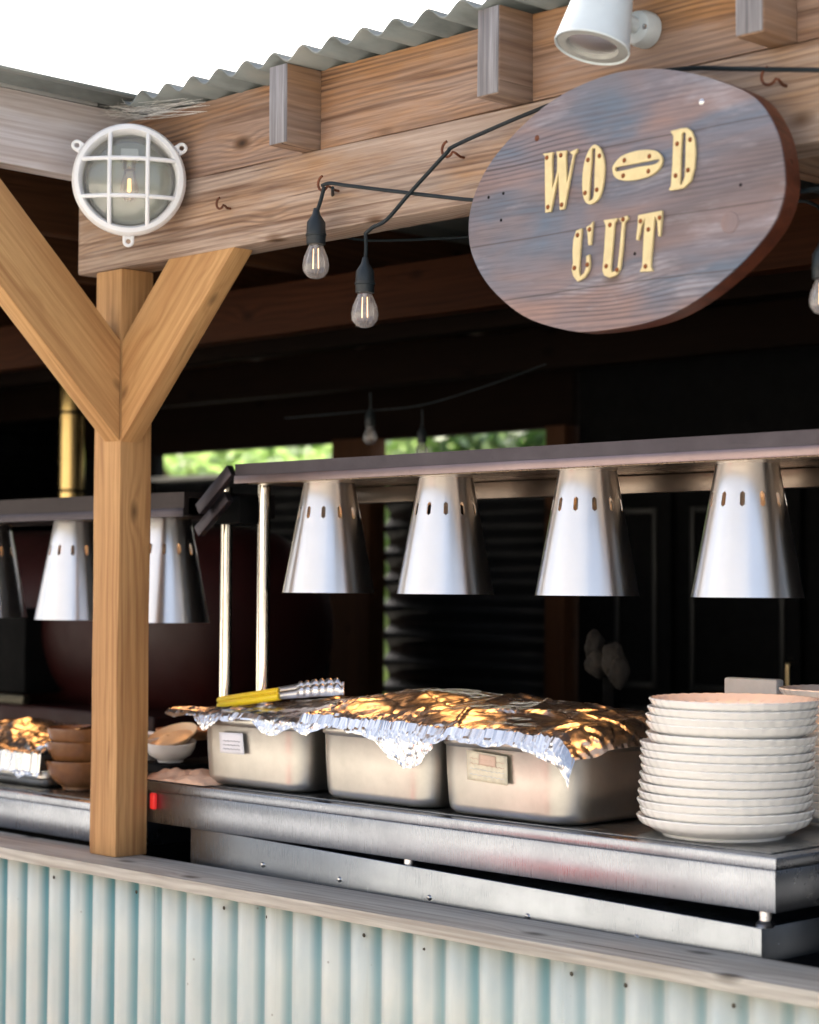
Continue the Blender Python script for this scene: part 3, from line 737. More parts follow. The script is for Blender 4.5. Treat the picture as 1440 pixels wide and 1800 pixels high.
def shade_mesh():
    segs, rb, rt, h = 96, .111, .0605, .272
    zs = [0, .002, .05, .10, .15, .1765, .181, .192, .203, .2075, .24, h]
    bm = bmesh.new(); rings = []
    rr = lambda z: rb+(rt-rb)*z/h
    for z in zs:
        ring = []
        for k in range(segs):
            a = 2*math.pi*k/segs; m8 = k % 8
            ring.append(bm.verts.new((rr(z)*math.cos(a), rr(z)*math.sin(a), z)))
        rings.append(ring)
    for j in range(len(zs)-1):
        for k in range(segs):
            m8 = k % 8
            if m8 in (0, 1) and zs[j] in (.181, .192): continue
            A, B, C_, D_ = rings[j][k], rings[j][(k+1) % segs], rings[j+1][(k+1) % segs], rings[j+1][k]
            if zs[j] == .1765 and m8 in (0, 1):      # rounded slot ends
                bm.faces.new((A, B, D_) if m8 == 0 else (A, B, C_)); continue
            if zs[j] == .203 and m8 in (0, 1):
                bm.faces.new((A, C_, D_) if m8 == 0 else (B, C_, D_)); continue
            bm.faces.new((A, B, C_, D_))
    bmesh.ops.delete(bm, geom=[v for v in bm.verts if not v.link_faces], context='VERTS')
    bmesh.ops.recalc_face_normals(bm, faces=bm.faces)
    bmesh.ops.solidify(bm, geom=bm.faces[:], thickness=.0012)
    me = bpy.data.meshes.new('lamp_shade'); bm.to_mesh(me); bm.free(); return me
SH = shade_mesh()
def heat_lamp(x, ztop, lab, rot=0, first=[None]):
    base = Vector((x, YL, ztop-.272))
    if first[0] is None:
        e = empty('heat_lamp', base, lab, 'heat lamp', 'silver heat lamps over the counters')
        o = link('lamp_shade', SH, M_shade, e, mw=Matrix.Translation(base), smooth=40)
        lathe('top_cap', [(0, .272), (.059, .272), (.061, .2735), (.059, .276), (0, .276)], M_shade, e, Matrix.Translation(base), 48)
        b_ = lathe('heat_bulb', [(0, .06), (.022, .063), (.040, .075), (.047, .095), (.042, .118), (.030, .145), (0, .146)], M_heat, e, Matrix.Translation(base), 32)
        lathe('socket', [(0, .147), (.024, .147), (.024, .271), (0, .271)], M_bezel, e, Matrix.Translation(base), 24)
        lathe('slot_light_baffle', [(0, .158), (.073, .158), (.073, .160), (0, .160)], M_bezel, e, Matrix.Translation(base), 32)  # unseen disc added to keep the bulb's light out of the slots
        first[0] = e
    else:
        e = copy_tree(first[0]); e.location = base; e['label'] = lab
    e.rotation_euler.z = rot
    return e
names = ['first silver heat lamp right of the polished tubes', 'second silver heat lamp right of the polished tubes', 'third silver heat lamp right of the tubes, left of the plate stack', 'largest silver heat lamp hanging above the stack of plates']
for i, (tx, ty) in enumerate(((579, 846), (784, 834), (1033, 822), (1314, 806))):
    q = PY(tx, ty, YL); heat_lamp(q.x, H+.2535, names[i], rot=R(4+7*i))
for i, (x_, lab) in enumerate(((-4.233, 'silver heat lamp just right of the post'), (-4.655, 'silver heat lamp just left of the post'), (-5.09, 'silver heat lamp cut off by the left edge'))):
    heat_lamp(x_, H+.171, lab, rot=R(11+5*i))

# ------------------------------------------------------------------ pans, foil
def rrect(cx, cy, hx, hy, r, n=8):
    out = []
    for sx, sy, a0 in ((1, 1, 0), (-1, 1, 90), (-1, -1, 180), (1, -1, 270)):
        for k in range(n+1):
            a = R(a0+90*k/n); out.append((cx+sx*(hx-r)+math.cos(a)*r, cy+sy*(hy-r)+math.sin(a)*r))
    return out
def pan(x0, x1, y0, y1, z0, h, lab, cr_=.05, par_group='steel pans on the hot counter'):
    cx, cy, hx, hy = (x0+x1)/2, (y0+y1)/2, (x1-x0)/2, (y1-y0)/2
    e = empty('steel_pan', (cx, cy, z0), lab, 'pan', par_group)
    L = [(.030, 0), (.016, .004), (.0085, .012), (.006, .024), (.002, h*.5), (0, h-.022), (-.001, h-.020), (-.005, h-.017), (-.006, h-.004), (-.004, h)]
    bm = bmesh.new(); rings = []
    for ins, z in L:
        rings.append([bm.verts.new((p[0], p[1], z0+z)) for p in rrect(cx, cy, hx-ins, hy-ins, max(.02, cr_-ins*.6))])
    # flange
    rings.append([bm.verts.new((p[0], p[1], z0+h+.001)) for p in rrect(cx, cy, hx+.012, hy+.012, cr_+.01)])
    rings.append([bm.verts.new((p[0], p[1], z0+h+.003)) for p in rrect(cx, cy, hx+.012, hy+.012, cr_+.01)])
    # inside
    for ins, z in ((.003, h+.003), (.008, h*.5), (.014, .02), (.04, .005)):
        rings.append([bm.verts.new((p[0], p[1], z0+z)) for p in rrect(cx, cy, hx-ins, hy-ins, max(.02, cr_-ins*.6))])
    n = len(rings[0])
    for A, B in zip(rings, rings[1:]):
        for k in range(n): bm.faces.new((A[k], A[(k+1) % n], B[(k+1) % n], B[k]))
    bm.faces.new(rings[0][::-1]); bm.faces.new(rings[-1])
    bm_link('pan_body', bm, M_pan, e, smooth=50)
    return e
ZP = zt+.0035; PH = .165
pe1 = pan(-3.832, -3.455, 3.035, 3.52, ZP, PH, 'first deep steel pan next to the post with a white label on its front', .06)
pe2 = pan(-3.40, -3.035, 3.03, 3.52, ZP, PH, 'middle deep steel pan between the two labelled pans', .06)
pe3 = pan(-3.012, -2.628, 3.02, 3.54, ZP, PH, 'large deep steel pan with a stained square label beside the plates', .07)
def quad_patch(name, pts, mat, par, wob=.001, n=6, t=.0006):
    bm = bmesh.new(); g_ = []
    for i in range(n+1):
        row = []
        for j in range(n+1):
            u_, v_ = i/n, j/n
            p = (pts[0]*(1-u_)+pts[1]*u_)*(1-v_)+(pts[3]*(1-u_)+pts[2]*u_)*v_
            p = p+Vector((0, -wob*(.3+noise.noise(p*40)), 0)); row.append(bm.verts.new(p))
        g_.append(row)
    for i in range(n):
        for j in range(n): bm.faces.new((g_[i][j], g_[i+1][j], g_[i+1][j+1], g_[i][j+1]))
    o = bm_link(name, bm, mat, par); md = o.modifiers.new('t', 'SOLIDIFY'); md.thickness = t
    return o
M_label = plain('label_paper', (.75, .75, .80), .7, vary=.03)
o = quad_patch('paper_label', [PY(386, 1287, 3.028), PY(427, 1289, 3.028), PY(430, 1327, 3.028), PY(388, 1323, 3.028)], M_label, pe1, .0015); o['label'] = 'crinkled white label with faint handwriting'
tt = []
def scribble(par, px0, px1, py, y, mat, slope, amp=2, n=14, r=.0007):
    pts = [PY(px0+(px1-px0)*i/n, py+slope*(px1-px0)*i/n+amp*math.sin(i*2.3+px0)*(.4+.6*abs(math.sin(i*1.1))), y) for i in range(n+1)]
    tube('handwriting', pts, r, mat, par, 5)
M_ink = plain('faded_ink', (.25, .25, .30), .8)
for k, py in enumerate((1302, 1309, 1316)): scribble(o, 392, 422, py, 3.0255, M_ink, .06, 1.2)
o = quad_patch('paper_label', [PY(821, 1318, 3.013), PY(892, 1330, 3.013), PY(893, 1381, 3.013), PY(822, 1370, 3.013)], M_paper2, pe3, .001); o['label'] = 'square cream label with a faded reddish blot'
M_ink2 = plain('faded_red_ink', (.66, .48, .38), .8)
for k, py in enumerate((1332, 1341, 1350, 1360)): scribble(o, 826, 886, py, 3.0105, M_ink2 if k < 2 else M_paperm, .17, 1.5, 20, .0006)
quad_patch('ink_blot', [PY(842, 1325, 3.0112), PY(872, 1330, 3.0112), PY(872, 1349, 3.0112), PY(842, 1344, 3.0112)], M_ink2, o, .0003)
def crumple(p, seed, a, table=((5, 1.9), (13, .75), (34, .16))):
    q = p*1.0+Vector((seed*7.3, seed*3.1, 0)); d = 0
    q = q+noise.noise_vector(q*6)*.03
    for sc_, am in table:
        ds = noise.voronoi(q*sc_, distance_metric='DISTANCE')[0]
        d += am*(ds[1]-ds[0])*.9-am*.25
    return d*a
def creases(n, x0, x1, y0, y1, seed):
    rr_ = random.Random(seed); out_ = []
    for _ in range(n):
        a_ = rr_.uniform(0, math.pi); out_.append((rr_.uniform(x0, x1), rr_.uniform(y0, y1), math.cos(a_), math.sin(a_), rr_.uniform(.05, .16), rr_.uniform(.006, .016), rr_.uniform(-.6, 1)))
    return out_
def crease_h(x, y, cs_):
    h_ = 0
    for cx, cy, dx, dy, L, w, am in cs_:
        ux, uy = x-cx, y-cy; al = ux*dx+uy*dy; ac = abs(-ux*dy+uy*dx)
        if abs(al) < L and ac < w: h_ += am*(1-ac/w)*(1-abs(al)/L)
    return h_
def foil(name, x0, x1, yf, yb, zr, dome, seed, lab, drop, nx=170, ny=120, amp=.009, right=0, left=0, mat=None, cat='foil'):
    rnd = random.Random(seed); bm = bmesh.new(); grid = []
    cs_ = creases(46, x0, x1, yf-.05, yb, seed+30)
    for i in range(nx+1):
        u_ = i/nx; x = x0+(x1-x0)*u_
        f = u_*(len(drop)-1); k = min(int(f), len(drop)-2); dr = drop[k]*(1-(f-k))+drop[k+1]*(f-k)
        dr = max(.006, dr+.012*noise.noise(Vector((x*14, seed, 0)))+.004*noise.noise(Vector((x*45, seed, 3))))
        row = []; Ltot = dr+(yb-yf)
        for j in range(ny+1):
            s = Ltot*(j/ny)**1.0; xx = x
            if s < dr:
                y = yf-.012-.010*math.sin(min(1, (dr-s)/.03)*1.5); z = zr-(dr-s)*.97; bx_ = 0
                nrm = Vector((0, -1, .1))
            else:
                t = (s-dr)/(yb-yf); y = yf-.008+(s-dr)
                b1 = math.sin(min(1, t*1.0)*math.pi)**.8*math.sin(min(1, max(0, .06+u_*.9))*math.pi)**.5
                z = zr+dome(u_, t)
                nrm = Vector((0, -.2, 1))
            edge = min(u_, 1-u_)
            if right and u_ > 1-.12: z -= right*((u_-.88)/.12)**2
            if left and u_ < .12: z -= left*((.12-u_)/.12)**2
            p = Vector((xx, y, z)); c = crumple(Vector((xx, y+z, z*.5)), seed, amp)*(1 if s > dr else .55)
            c += crease_h(xx, y+z-zr, cs_)*.007
            if s < dr+.03: c += crumple(Vector((xx, (y+z)*1.3, z*2.6)), seed+9, amp*.7, ((38, .8), (85, .35)))*(1 if s < dr else 1-(s-dr)/.03)
            p += nrm*(c+.002); p.x += .003*noise.noise(p*60)
            if not s < dr: p.z = max(p.z, zr+.001 if .03 < u_ < .97 and not (right and u_ > .88) and not (left and u_ < .12) else p.z)
            row.append(bm.verts.new(p))
        grid.append(row)
    for i in range(nx):
        for j in range(ny): bm.faces.new((grid[i][j], grid[i+1][j], grid[i+1][j+1], grid[i][j+1]))
    me = bpy.data.meshes.new(name); bm.to_mesh(me); bm.free()
    o = link(name, me, mat or M_foil, None, smooth=7)
    return props(o, lab, cat, 'crumpled foil covers on the pans')
ZR = ZP+PH+.004
foil('foil_cover', -3.93, -3.40, 3.03, 3.54, ZR, lambda u_, t: .005+.045*math.sin(t*math.pi)**.8*u_, 1, 'crumpled foil over the first pan, under the yellow handled tongs',
     [.004, .005, .012, .040, .012, .008, .006, .03, .035, .02, .03], amp=.0065)
foil('foil_cover', -3.43, -2.99, 3.02, 3.54, ZR+.002, lambda u_, t: .015+.06*math.sin(min(1, t*1.1)*math.pi)**.8*(.5+.5*math.sin(u_*3.1)), 2, 'crumpled foil over the middle pan, hanging low at its right corner',
     [.010, .03, .012, .010, .012, .02, .03, .065, .085, .07, .035], amp=.007)
foil('foil_cover', -3.04, -2.60, 3.01, 3.56, ZR+.001, lambda u_, t: .010+.055*math.sin(min(1, t)*math.pi)**.7*(1-.55*u_), 3, 'crumpled foil over the large pan beside the plates',
     [.02, .028, .014, .010, .016, .018, .012, .018, .03, .04, .045], amp=.0065, right=.05)

# tongs
e = empty('tongs', PY(440, 1232, 3.14), 'serving tongs with yellow handle lying on the first foil cover', 'tongs')
def arm(y, dz, w):
    a, b_, c = PY(384, 1240+dz, y), PY(492, 1224+dz, y), PY(606, 1214+dz, y)
    d = (b_-a).normalized()
    bm = bmesh.new(); add_tube(bm, [a, a+d*.01, b_-d*.005, b_], [.006, .0085, .0095, .009], 12)
    for v in bm.verts: v.co.z = v.co.z
    bm_link('handle_grip', bm, M_yellow, e)
    bm = bmesh.new(); n = 40; top = []; bot = []
    for i in range(n+1):
        t = i/n; p = b_.lerp(c, t)
        zz = .010+.006*math.sin(min(1, t)*2.6)
        if t > .30: zz += .005*(1 if math.sin((t-.3)*2*math.pi*9) > 0 else 0)
        if t > .93: zz *= .5
        top.append(p+Vector((0, 0, zz))); bot.append(p-Vector((0, 0, .007+.003*t)))
    vt = [bm.verts.new(p) for p in top]; vb = [bm.verts.new(p) for p in bot]
    for i in range(n): bm.faces.new((vb[i], vb[i+1], vt[i+1], vt[i]))
    o = bm_link('tong_arm', bm, M_lip, e, smooth=20); md = o.modifiers.new('t', 'SOLIDIFY'); md.thickness = w
arm(3.12, 0, .004); arm(3.15, -9, .004)

# ------------------------------------------------------------------ plates
def plate_mesh(R0, seg=144, fl=38):
    prof = [(0, .006), (.108, .006), (.112, .0), (.118, .0), (.120, .006), (.135, .010), (R0-.020, .018), (R0-.009, .0225), (R0-.004, .029), (R0, .0365), (R0-.0015, .039), (R0-.005, .038), (R0-.012, .030), (R0-.03, .025), (.13, .016), (.112, .011), (0, .010)]
    def fl_(j, a, r, z):
        k = max(0, (r-.12)/(R0-.12))
        return r*(1+.020*k*abs(math.sin(a*fl/2))-.012*k), z+.0010*k*abs(math.sin(a*fl/2))
    bm = bmesh.new(); add_lathe(bm, prof, None, seg, fl_)
    bmesh.ops.recalc_face_normals(bm, faces=bm.faces)
    me = bpy.data.meshes.new('plate'); bm.to_mesh(me); bm.free(); me.materials.append(M_plate)
    me.polygons.foreach_set('use_smooth', [True]*len(me.polygons)); me.set_sharp_from_angle(angle=R(50))
    return me
PM = [plate_mesh(.168), plate_mesh(.164)]
rnd = random.Random(4); px_, py_ = -2.367, 3.180
ords = ['bottom', 'second from the bottom', 'third from the bottom', 'fourth from the bottom', 'fifth from the bottom', 'sixth from the bottom', 'seventh from the bottom', 'eighth from the bottom', 'ninth from the bottom',
        'ninth from the top', 'eighth from the top', 'seventh from the top', 'sixth from the top', 'fifth from the top', 'fourth from the top', 'third from the top', 'second from the top', 'topmost']
z = ZP; NP = 15
for i in range(NP):
    me = PM[0] if i < 10 else PM[1]
    o = bpy.data.objects.new('dinner_plate', me); COL.objects.link(o)
    z_ = z; z += .0157+rnd.uniform(-.0008, .0008)
    if i == 10: z += .006
    o.location = (px_+.0012*i*(.6 if i < 10 else 1.1)+rnd.uniform(-.003, .003), py_+rnd.uniform(-.003, .003), z_)
    o.rotation_euler = (R(rnd.uniform(-.5, .5)), R(rnd.uniform(-.5, .5)), rnd.random()*6)
    lab = ords[i] if i < 7 else ords[i+3]
    props(o, 'cream fluted plate, %s in the front stack' % lab, 'plate', 'plates in the front stack')
z = ZP
for i in range(16):
    o = bpy.data.objects.new('dinner_plate', PM[1]); COL.objects.link(o)
    o.location = (-2.30+rnd.uniform(-.003, .003), 3.55+rnd.uniform(-.003, .003), z); z += .0157
    o.rotation_euler = (0, 0, rnd.random()*6)
    if i == 15:
        props(o, 'top plate of the rear stack, lit orange, just showing above the front stack', 'plate', 'plates in the rear stack')
    else: props(o, 'cream plate in the rear stack mostly hidden behind the front plates', 'plate', 'plates in the rear stack')

# ------------------------------------------------------------------ left side crockery
def bowl(name, c, r, h, mat, lab, cat='bowl', group=None, tilt=None, foot=.5, inner=None):
    prof = [(0, .004), (r*foot*.8, .004), (r*foot*.85, 0), (r*foot, 0), (r*foot*1.02, .006), (r*.80, h*.35), (r*.95, h*.7), (r, h), (r*.985, h+.002), (r*.93, h*.72), (r*.76, h*.38), (r*.45, .014), (0, .010)]
    M = Matrix.Translation(c)
    if tilt: M = M @ Matrix.Rotation(tilt[0], 4, 'X') @ Matrix.Rotation(tilt[1], 4, 'Y')
    o = lathe(name, prof, mat, None, M, 56); return props(o, lab, cat, group)
zz = zl+.003
c = PY(140, 1395, 3.17)
for i, (dz, lab) in enumerate(((0, 'bottom brown glazed bowl of the stack left of the post'), (.052, 'middle brown glazed bowl of the stack left of the post'), (.088, 'top brown glazed bowl of the stack left of the post'))):
    bowl('glazed_bowl', Vector((c.x+.004*i, 3.17, zz+dz)), .094, .075, M_brown, lab, group='brown bowls left of the post')
c = PY(198, 1360, 3.2)
for i, lab in enumerate(('lower white bowl peeking out behind the left edge of the post', 'upper white bowl peeking out behind the left edge of the post')):
    bowl('white_bowl', Vector((c.x, 3.24, zz+.035+.045*i)), .085, .07, M_plate2, lab, group='white bowls behind the post')
o = box('wooden_block', (c.x-.06, 3.18, zz), (c.x+.05, 3.30, zz+.034), M_dark); props(o, 'small dark block under the white bowls behind the post', 'block')
c = PY(300, 1338, 3.17)
bowl('white_bowl', Vector((c.x, 3.17, c.z)), .066, .05, M_plate2, 'tilted white bowl right of the post under the orange light', tilt=(R(4), R(4)))
c2 = PY(306, 1303, 3.19)
bowl('cream_dish', Vector((c2.x, 3.19, c2.z)), .068, .018, plain('warm_cream_glaze', (.75, .55, .33), .3), 'shallow cream dish glowing under the lamp right of the post', cat='dish', tilt=(R(24), R(3)), foot=.7)
c3 = PY(330, 1292, 3.32)
bowl('tan_dish', Vector((c3.x, 3.32, c3.z-.01)), .085, .025, plain('tan_glaze', (.45, .24, .12), .35), 'brown dish behind the cream dish next to the first pan', cat='dish', foot=.7)
# box that the dishes rest on
o = box('wooden_tray', (c.x-.07, 3.10, zt+.004), (c.x+.09, 3.40, c.z-.002), M_blk, bev=.004); props(o, 'dark tray under the tilted white bowl', 'tray')
# crumpled paper
def crumpled(name, x0, x1, y0, y1, z0, hgt, mat, seed, lab, cat, amp=.012, nx=40, ny=24, group=None):
    bm = bmesh.new(); g_ = []
    for i in range(nx+1):
        row = []
        for j in range(ny+1):
            u_, v_ = i/nx, j/ny; x = x0+(x1-x0)*u_; y = y0+(y1-y0)*v_
            env = (math.sin(u_*math.pi)*math.sin(v_*math.pi))**.5 if 0 < u_ < 1 and 0 < v_ < 1 else 0
            z_ = z0+hgt*env+amp*env*(noise.noise(Vector((x*14, y*14, seed)))*1.2)+crumple(Vector((x, y, 0)), seed, amp*.7, ((12, 1.), (30, .4)))*(.2+env)
            row.append(bm.verts.new((x, y, max(z0+.001, z_))))
        g_.append(row)
    for i in range(nx):
        for j in range(ny): bm.faces.new((g_[i][j], g_[i+1][j], g_[i+1][j+1], g_[i][j+1]))
    me = bpy.data.meshes.new(name); bm.to_mesh(me); bm.free()
    return props(link(name, me, mat, smooth=16), lab, cat, group)
a, b_ = PY(255, 1372, 3.03), PY(372, 1378, 3.03)
crumpled('butcher_paper', a.x, b_.x, 3.005, 3.12, zt+.002, .030, M_butcher, 5, 'crumpled brown paper on the counter corner right of the post', 'paper', .03)
a, b_ = PY(-30, 1390, 3.08), PY(78, 1395, 3.08)
pe = pan(a.x-.1, b_.x-.01, 3.08, 3.45, zz, .045, 'shallow steel tray at the left edge of the picture', .03, 'trays left of the post')
foil('foil_cover', a.x-.12, b_.x+.005, 3.07, 3.47, zz+.05, lambda u_, t: .045+.065*math.sin(t*math.pi), 8, 'crumpled foil over the shallow tray at the left edge', [.008, .012, .02, .01, .018, .01], nx=140, ny=110, amp=.013)
a, b_ = PY(10, 1270, 3.45), PY(125, 1280, 3.45)
crumpled('foil_parcel', a.x, b_.x, 3.42, 3.56, PY(60, 1292, 3.45).z, .035, M_foil, 9, 'loose crumpled foil parcel behind the left tray', 'foil', .012)
o = box('tray_stand', (a.x+.02, 3.43, zz), (b_.x-.02, 3.55, PY(60, 1292, 3.45).z), M_blk); props(o, 'dark box under the foil parcel at the left', 'box')

# white card and cloth at the back
q0, q1 = PY(1272, 1190, 3.66), PY(1365, 1192, 3.66)
bm = bmesh.new(); add_box(bm, (q0.x, 3.66, zt+.004), (q1.x, 3.69, q0.z), .006); o = bm_link('napkin_box', bm, M_paperm); props(o, 'pale grey napkin box standing behind the plates', 'box')
bm = bmesh.new(); c = PY(1062, 1175, 4.2)
def blob(cx, cz, rx, rz, ry=.03, s=0):
    r_ = bmesh.ops.create_icosphere(bm, subdivisions=4, radius=1)
    for v in r_['verts']:
        n_ = 1+.22*noise.noise(v.co*1.6+Vector((s, 0, 0)))+.1*noise.noise(v.co*4+Vector((s, 5, 0)))
        v.co = Vector((cx+v.co.x*rx*n_, 4.2+v.co.y*ry*n_, cz+v.co.z*rz*n_))
for px, py, rx, rz, s in ((1045, 1135, .024, .040, 1), (1050, 1165, .035, .040, 2), (1078, 1160, .035, .045, 3), (1088, 1180, .028, .045, 4)):
    q = PY(px, py, 4.2); blob(q.x, q.z, rx, rz, s=s)
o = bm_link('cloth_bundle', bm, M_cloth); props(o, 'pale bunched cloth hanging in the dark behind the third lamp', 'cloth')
q = PY(1062, 1240, 4.2)
e = empty('prep_table', (q.x, 4.2, 0), 'dark prep table with a tall rail holding the pale cloth', 'table')
box('tabletop', (q.x-.9, 4.0, zb(-.40)), (q.x+.9, 4.5, zb(-.36)), M_blk, e)
for sx in (-.85, .85):
    for sy in (4.04, 4.46): box('leg', (q.x+sx-.02, sy-.02, 0), (q.x+sx+.02, sy+.02, zb(-.40)-.001), M_blk, e)
box('rail_post', (q.x-.02, 4.215, zb(-.36)+.001), (q.x+.02, 4.25, zb(-.15)), M_blk, e)

# ------------------------------------------------------------------ bulkhead light
ctr = PY(227, 316, 2.775); nz = Vector((.78, -.62, .02)).normalized()
lx = Vector((0, 0, 1)).cross(nz).normalized(); ly = nz.cross(lx)
MB = mat4(ctr, lx, ly, nz)
e = empty('bulkhead_light', ctr, 'round white caged bulkhead light at the corner above the post', 'wall light')
rg = PY(327, 316, 2.775); R0 = 100/ (FPX/((ctr-EYE).dot(cv)))
lathe('back_housing', [(0, -.075), (R0*.80, -.075), (R0*.86, -.05), (R0*.88, -.012), (R0*.80, -.012), (R0*.78, -.045), (0, -.05)], M_white, e, MB, 64)
lathe('front_ring', [(R0*.80, -.012), (R0*.98, -.014), (R0, -.004), (R0*.99, .006), (R0*.95, .013), (R0*.88, .015), (R0*.845, .010), (R0*.83, 0), (R0*.80, -.012)], M_white, e, MB, 72)
def dome(r): return .010+.026*(1-(r/(R0*.86))**2)
for vert in (0, 1):
    for s in (-1, 1):
        pts = []; off = s*R0*.33
        Lh = math.sqrt((R0*.87)**2-off**2)
        for i in range(17):
            t = -Lh+2*Lh*i/16; r_ = math.hypot(t, off)
            p = Vector((off, t, dome(r_)+.001)) if vert else Vector((t, off, dome(r_)+.001))
            pts.append(MB @ p)
        tube('cage_bar', pts, .0052, M_white, e, 10)
lathe('glass_dome', [(0, .028), (R0*.3, .024), (R0*.55, .016), (R0*.75, .004), (R0*.82, -.008)], M_dome, e, MB, 48)
lathe('reflector', [(0, -.046), (R0*.74, -.044), (R0*.77, -.02)], plain('pale_reflector', (.42, .45, .42), .35), e, MB, 48)
bmx = MB @ Matrix.Translation((0, .028, -.02)) @ Matrix.Rotation(R(90), 4, 'X')
lathe('bulb', [(0, .075), (.010, .073), (.019, .062), (.022, .048), (.018, .030), (.013, .012), (.012, 0)], M_bulbglass, e, bmx, 24)
lathe('bulb_cap', [(0, -.024), (.013, -.024), (.0145, -.02), (.0145, 0), (.012, .002)], M_brass, e, bmx, 24)
lathe('filament', [(0, .02), (.004, .022), (.005, .05), (0, .055)], M_fil, e, bmx, 10)
box('socket_bracket', (-.02, .05, -.045), (.02, .075, -.005), M_white, e, mw=MB)
for ang in (-90, 33, 147):
    a = R(ang); c_ = Vector((math.cos(a), math.sin(a), 0)); cc = c_*(R0+.012)
    bm = bmesh.new()
    add_tube(bm, [MB @ (cc+Vector((.0095*math.cos(t*2*math.pi/16), .0095*math.sin(t*2*math.pi/16), -.004))) for t in range(16)], .004, 8, closed=True)
    t_ = Vector((-c_.y, c_.x, 0))
    for s in (-1, 1): add_tube(bm, [MB @ (c_*(R0-.006)+t_*s*.0095+Vector((0, 0, -.005))), MB @ (cc+t_*s*.0095+Vector((0, 0, -.004)))], .004, 8)
    bm_link('mounting_lug', bm, M_white, e)
tube('mounting_stem', [MB @ Vector((0, 0, -.07)), MB @ Vector((0, 0, -.13))], .03, M_white, e, 20)

# cobwebs between light and roof
bm = bmesh.new(); rnd = random.Random(3)
for k in range(70):
    a = PY(rnd.uniform(165, 250), rnd.uniform(182, 212), rnd.uniform(2.80, 2.88)); b_ = PY(rnd.uniform(170, 370), rnd.uniform(172, 200), rnd.uniform(2.80, 2.88))
    if a.x < XC: a.x = XC+.01
    if b_.x < XC: b_.x = XC+.012
    md_ = (a+b_)/2-Vector((0, 0, rnd.uniform(0, .012)))
    add_tube(bm, catmull([a, md_, b_], 4, False), .00035, 4)
o = bm_link('cobweb', bm, plain('cobweb_silk', (.7, .7, .68), .8)); props(o, 'dusty cobweb strung between the bulkhead light and the wavy roof edge', 'cobweb'); o['kind'] = 'stuff'

# ------------------------------------------------------------------ conical spotlight
cm = PY(1041, 82, 2.745)
e = empty('spotlight', cm, 'pale grey conical spotlight above the oval sign', 'spotlight')
axis = Vector((-.06, -.26, -.96)).normalized()       # direction it shines
tx = axis.cross(Vector((0, 1, 0))).normalized(); ty = axis.cross(tx)
MS = mat4(cm, tx, ty, axis)
rS = 68/(FPX/((cm-EYE).dot(cv)))
lathe('shade', [(rS*.0, -.20), (rS*.50, -.20), (rS*.56, -.195), (rS*.60, -.17), (rS*.98, -.004), (rS, 0), (rS*.985, .003), (rS*.95, .001), (rS*.94, -.006)], M_grey, e, MS, 64)
lathe('face_ring', [(rS*.95, -.003), (rS*.93, 0), (rS*.70, .0005), (rS*.66, -.003), (rS*.64, -.012)], M_bezel, e, MS, 64)
lathe('reflector', [(rS*.64, -.012), (rS*.5, -.035), (rS*.25, -.055), (0, -.058)], plain('spot_reflector', (.16, .18, .17), .5), e, MS, 48)
lathe('lens', [(0, -.005), (rS*.4, -.0055), (rS*.645, -.007)], M_lens, e, MS, 48)
lathe('bulb', [(0, -.016), (.012, -.019), (.02, -.03), (.02, -.052)], M_bezel, e, MS, 24)
mb = PY(1132, 52, D-.012)
lathe('wall_mount', [(0, .03), (.020, .03), (.030, .024), (.034, .010), (.034, -.01), (0, -.01)], M_grey, e, mat4(mb, Vector((1, 0, 0)), Vector((0, 0, 1)), Vector((0, -1, 0))), 40)
tube('arm', [mb+Vector((0, -.02, 0)), MS @ Vector((0, 0, -.08))], .015, M_grey, e, 16)
lathe('screw', [(0, .004), (.005, .003), (.006, 0)], M_lip, e, mat4(mb+Vector((.022, -.026, -.004)), Vector((1, 0, 0)), Vector((0, 0, 1)), Vector((0, -1, 0))), 12)

# ------------------------------------------------------------------ oval sign
YS = 2.785
out = [(1135, 121), (1195, 125), (1260, 141), (1327, 172), (1366, 232), (1379, 300), (1376, 350), (1352, 405), (1295, 470), (1220, 530), (1145, 565), (1045, 582), (990, 579), (920, 555), (862, 505), (831, 450), (824, 400), (832, 350), (855, 298), (891, 250), (945, 197), (998, 161), (1068, 132)]
loop = catmull([PY(*p, YS) for p in out], 5)
cs = PY(1100, 350, YS)
e = empty('oval_sign', cs, 'oval wooden shop sign with cream metal letters reading WOOD CUT', 'sign')
o = plate2d('board_face', [loop], .004, M_sign, e, YS)
o = plate2d('board', [loop], .040, M_edge, e, YS+.0042)
T1 = lambda L: [(920+x/8.47, 220+y/8.47) for x, y in L]
T2 = lambda L: [(1060+x/8, 210+y/8) for x, y in L]
T3 = lambda L: [(980+x/6.857, 360+y/6.857) for x, y in L]
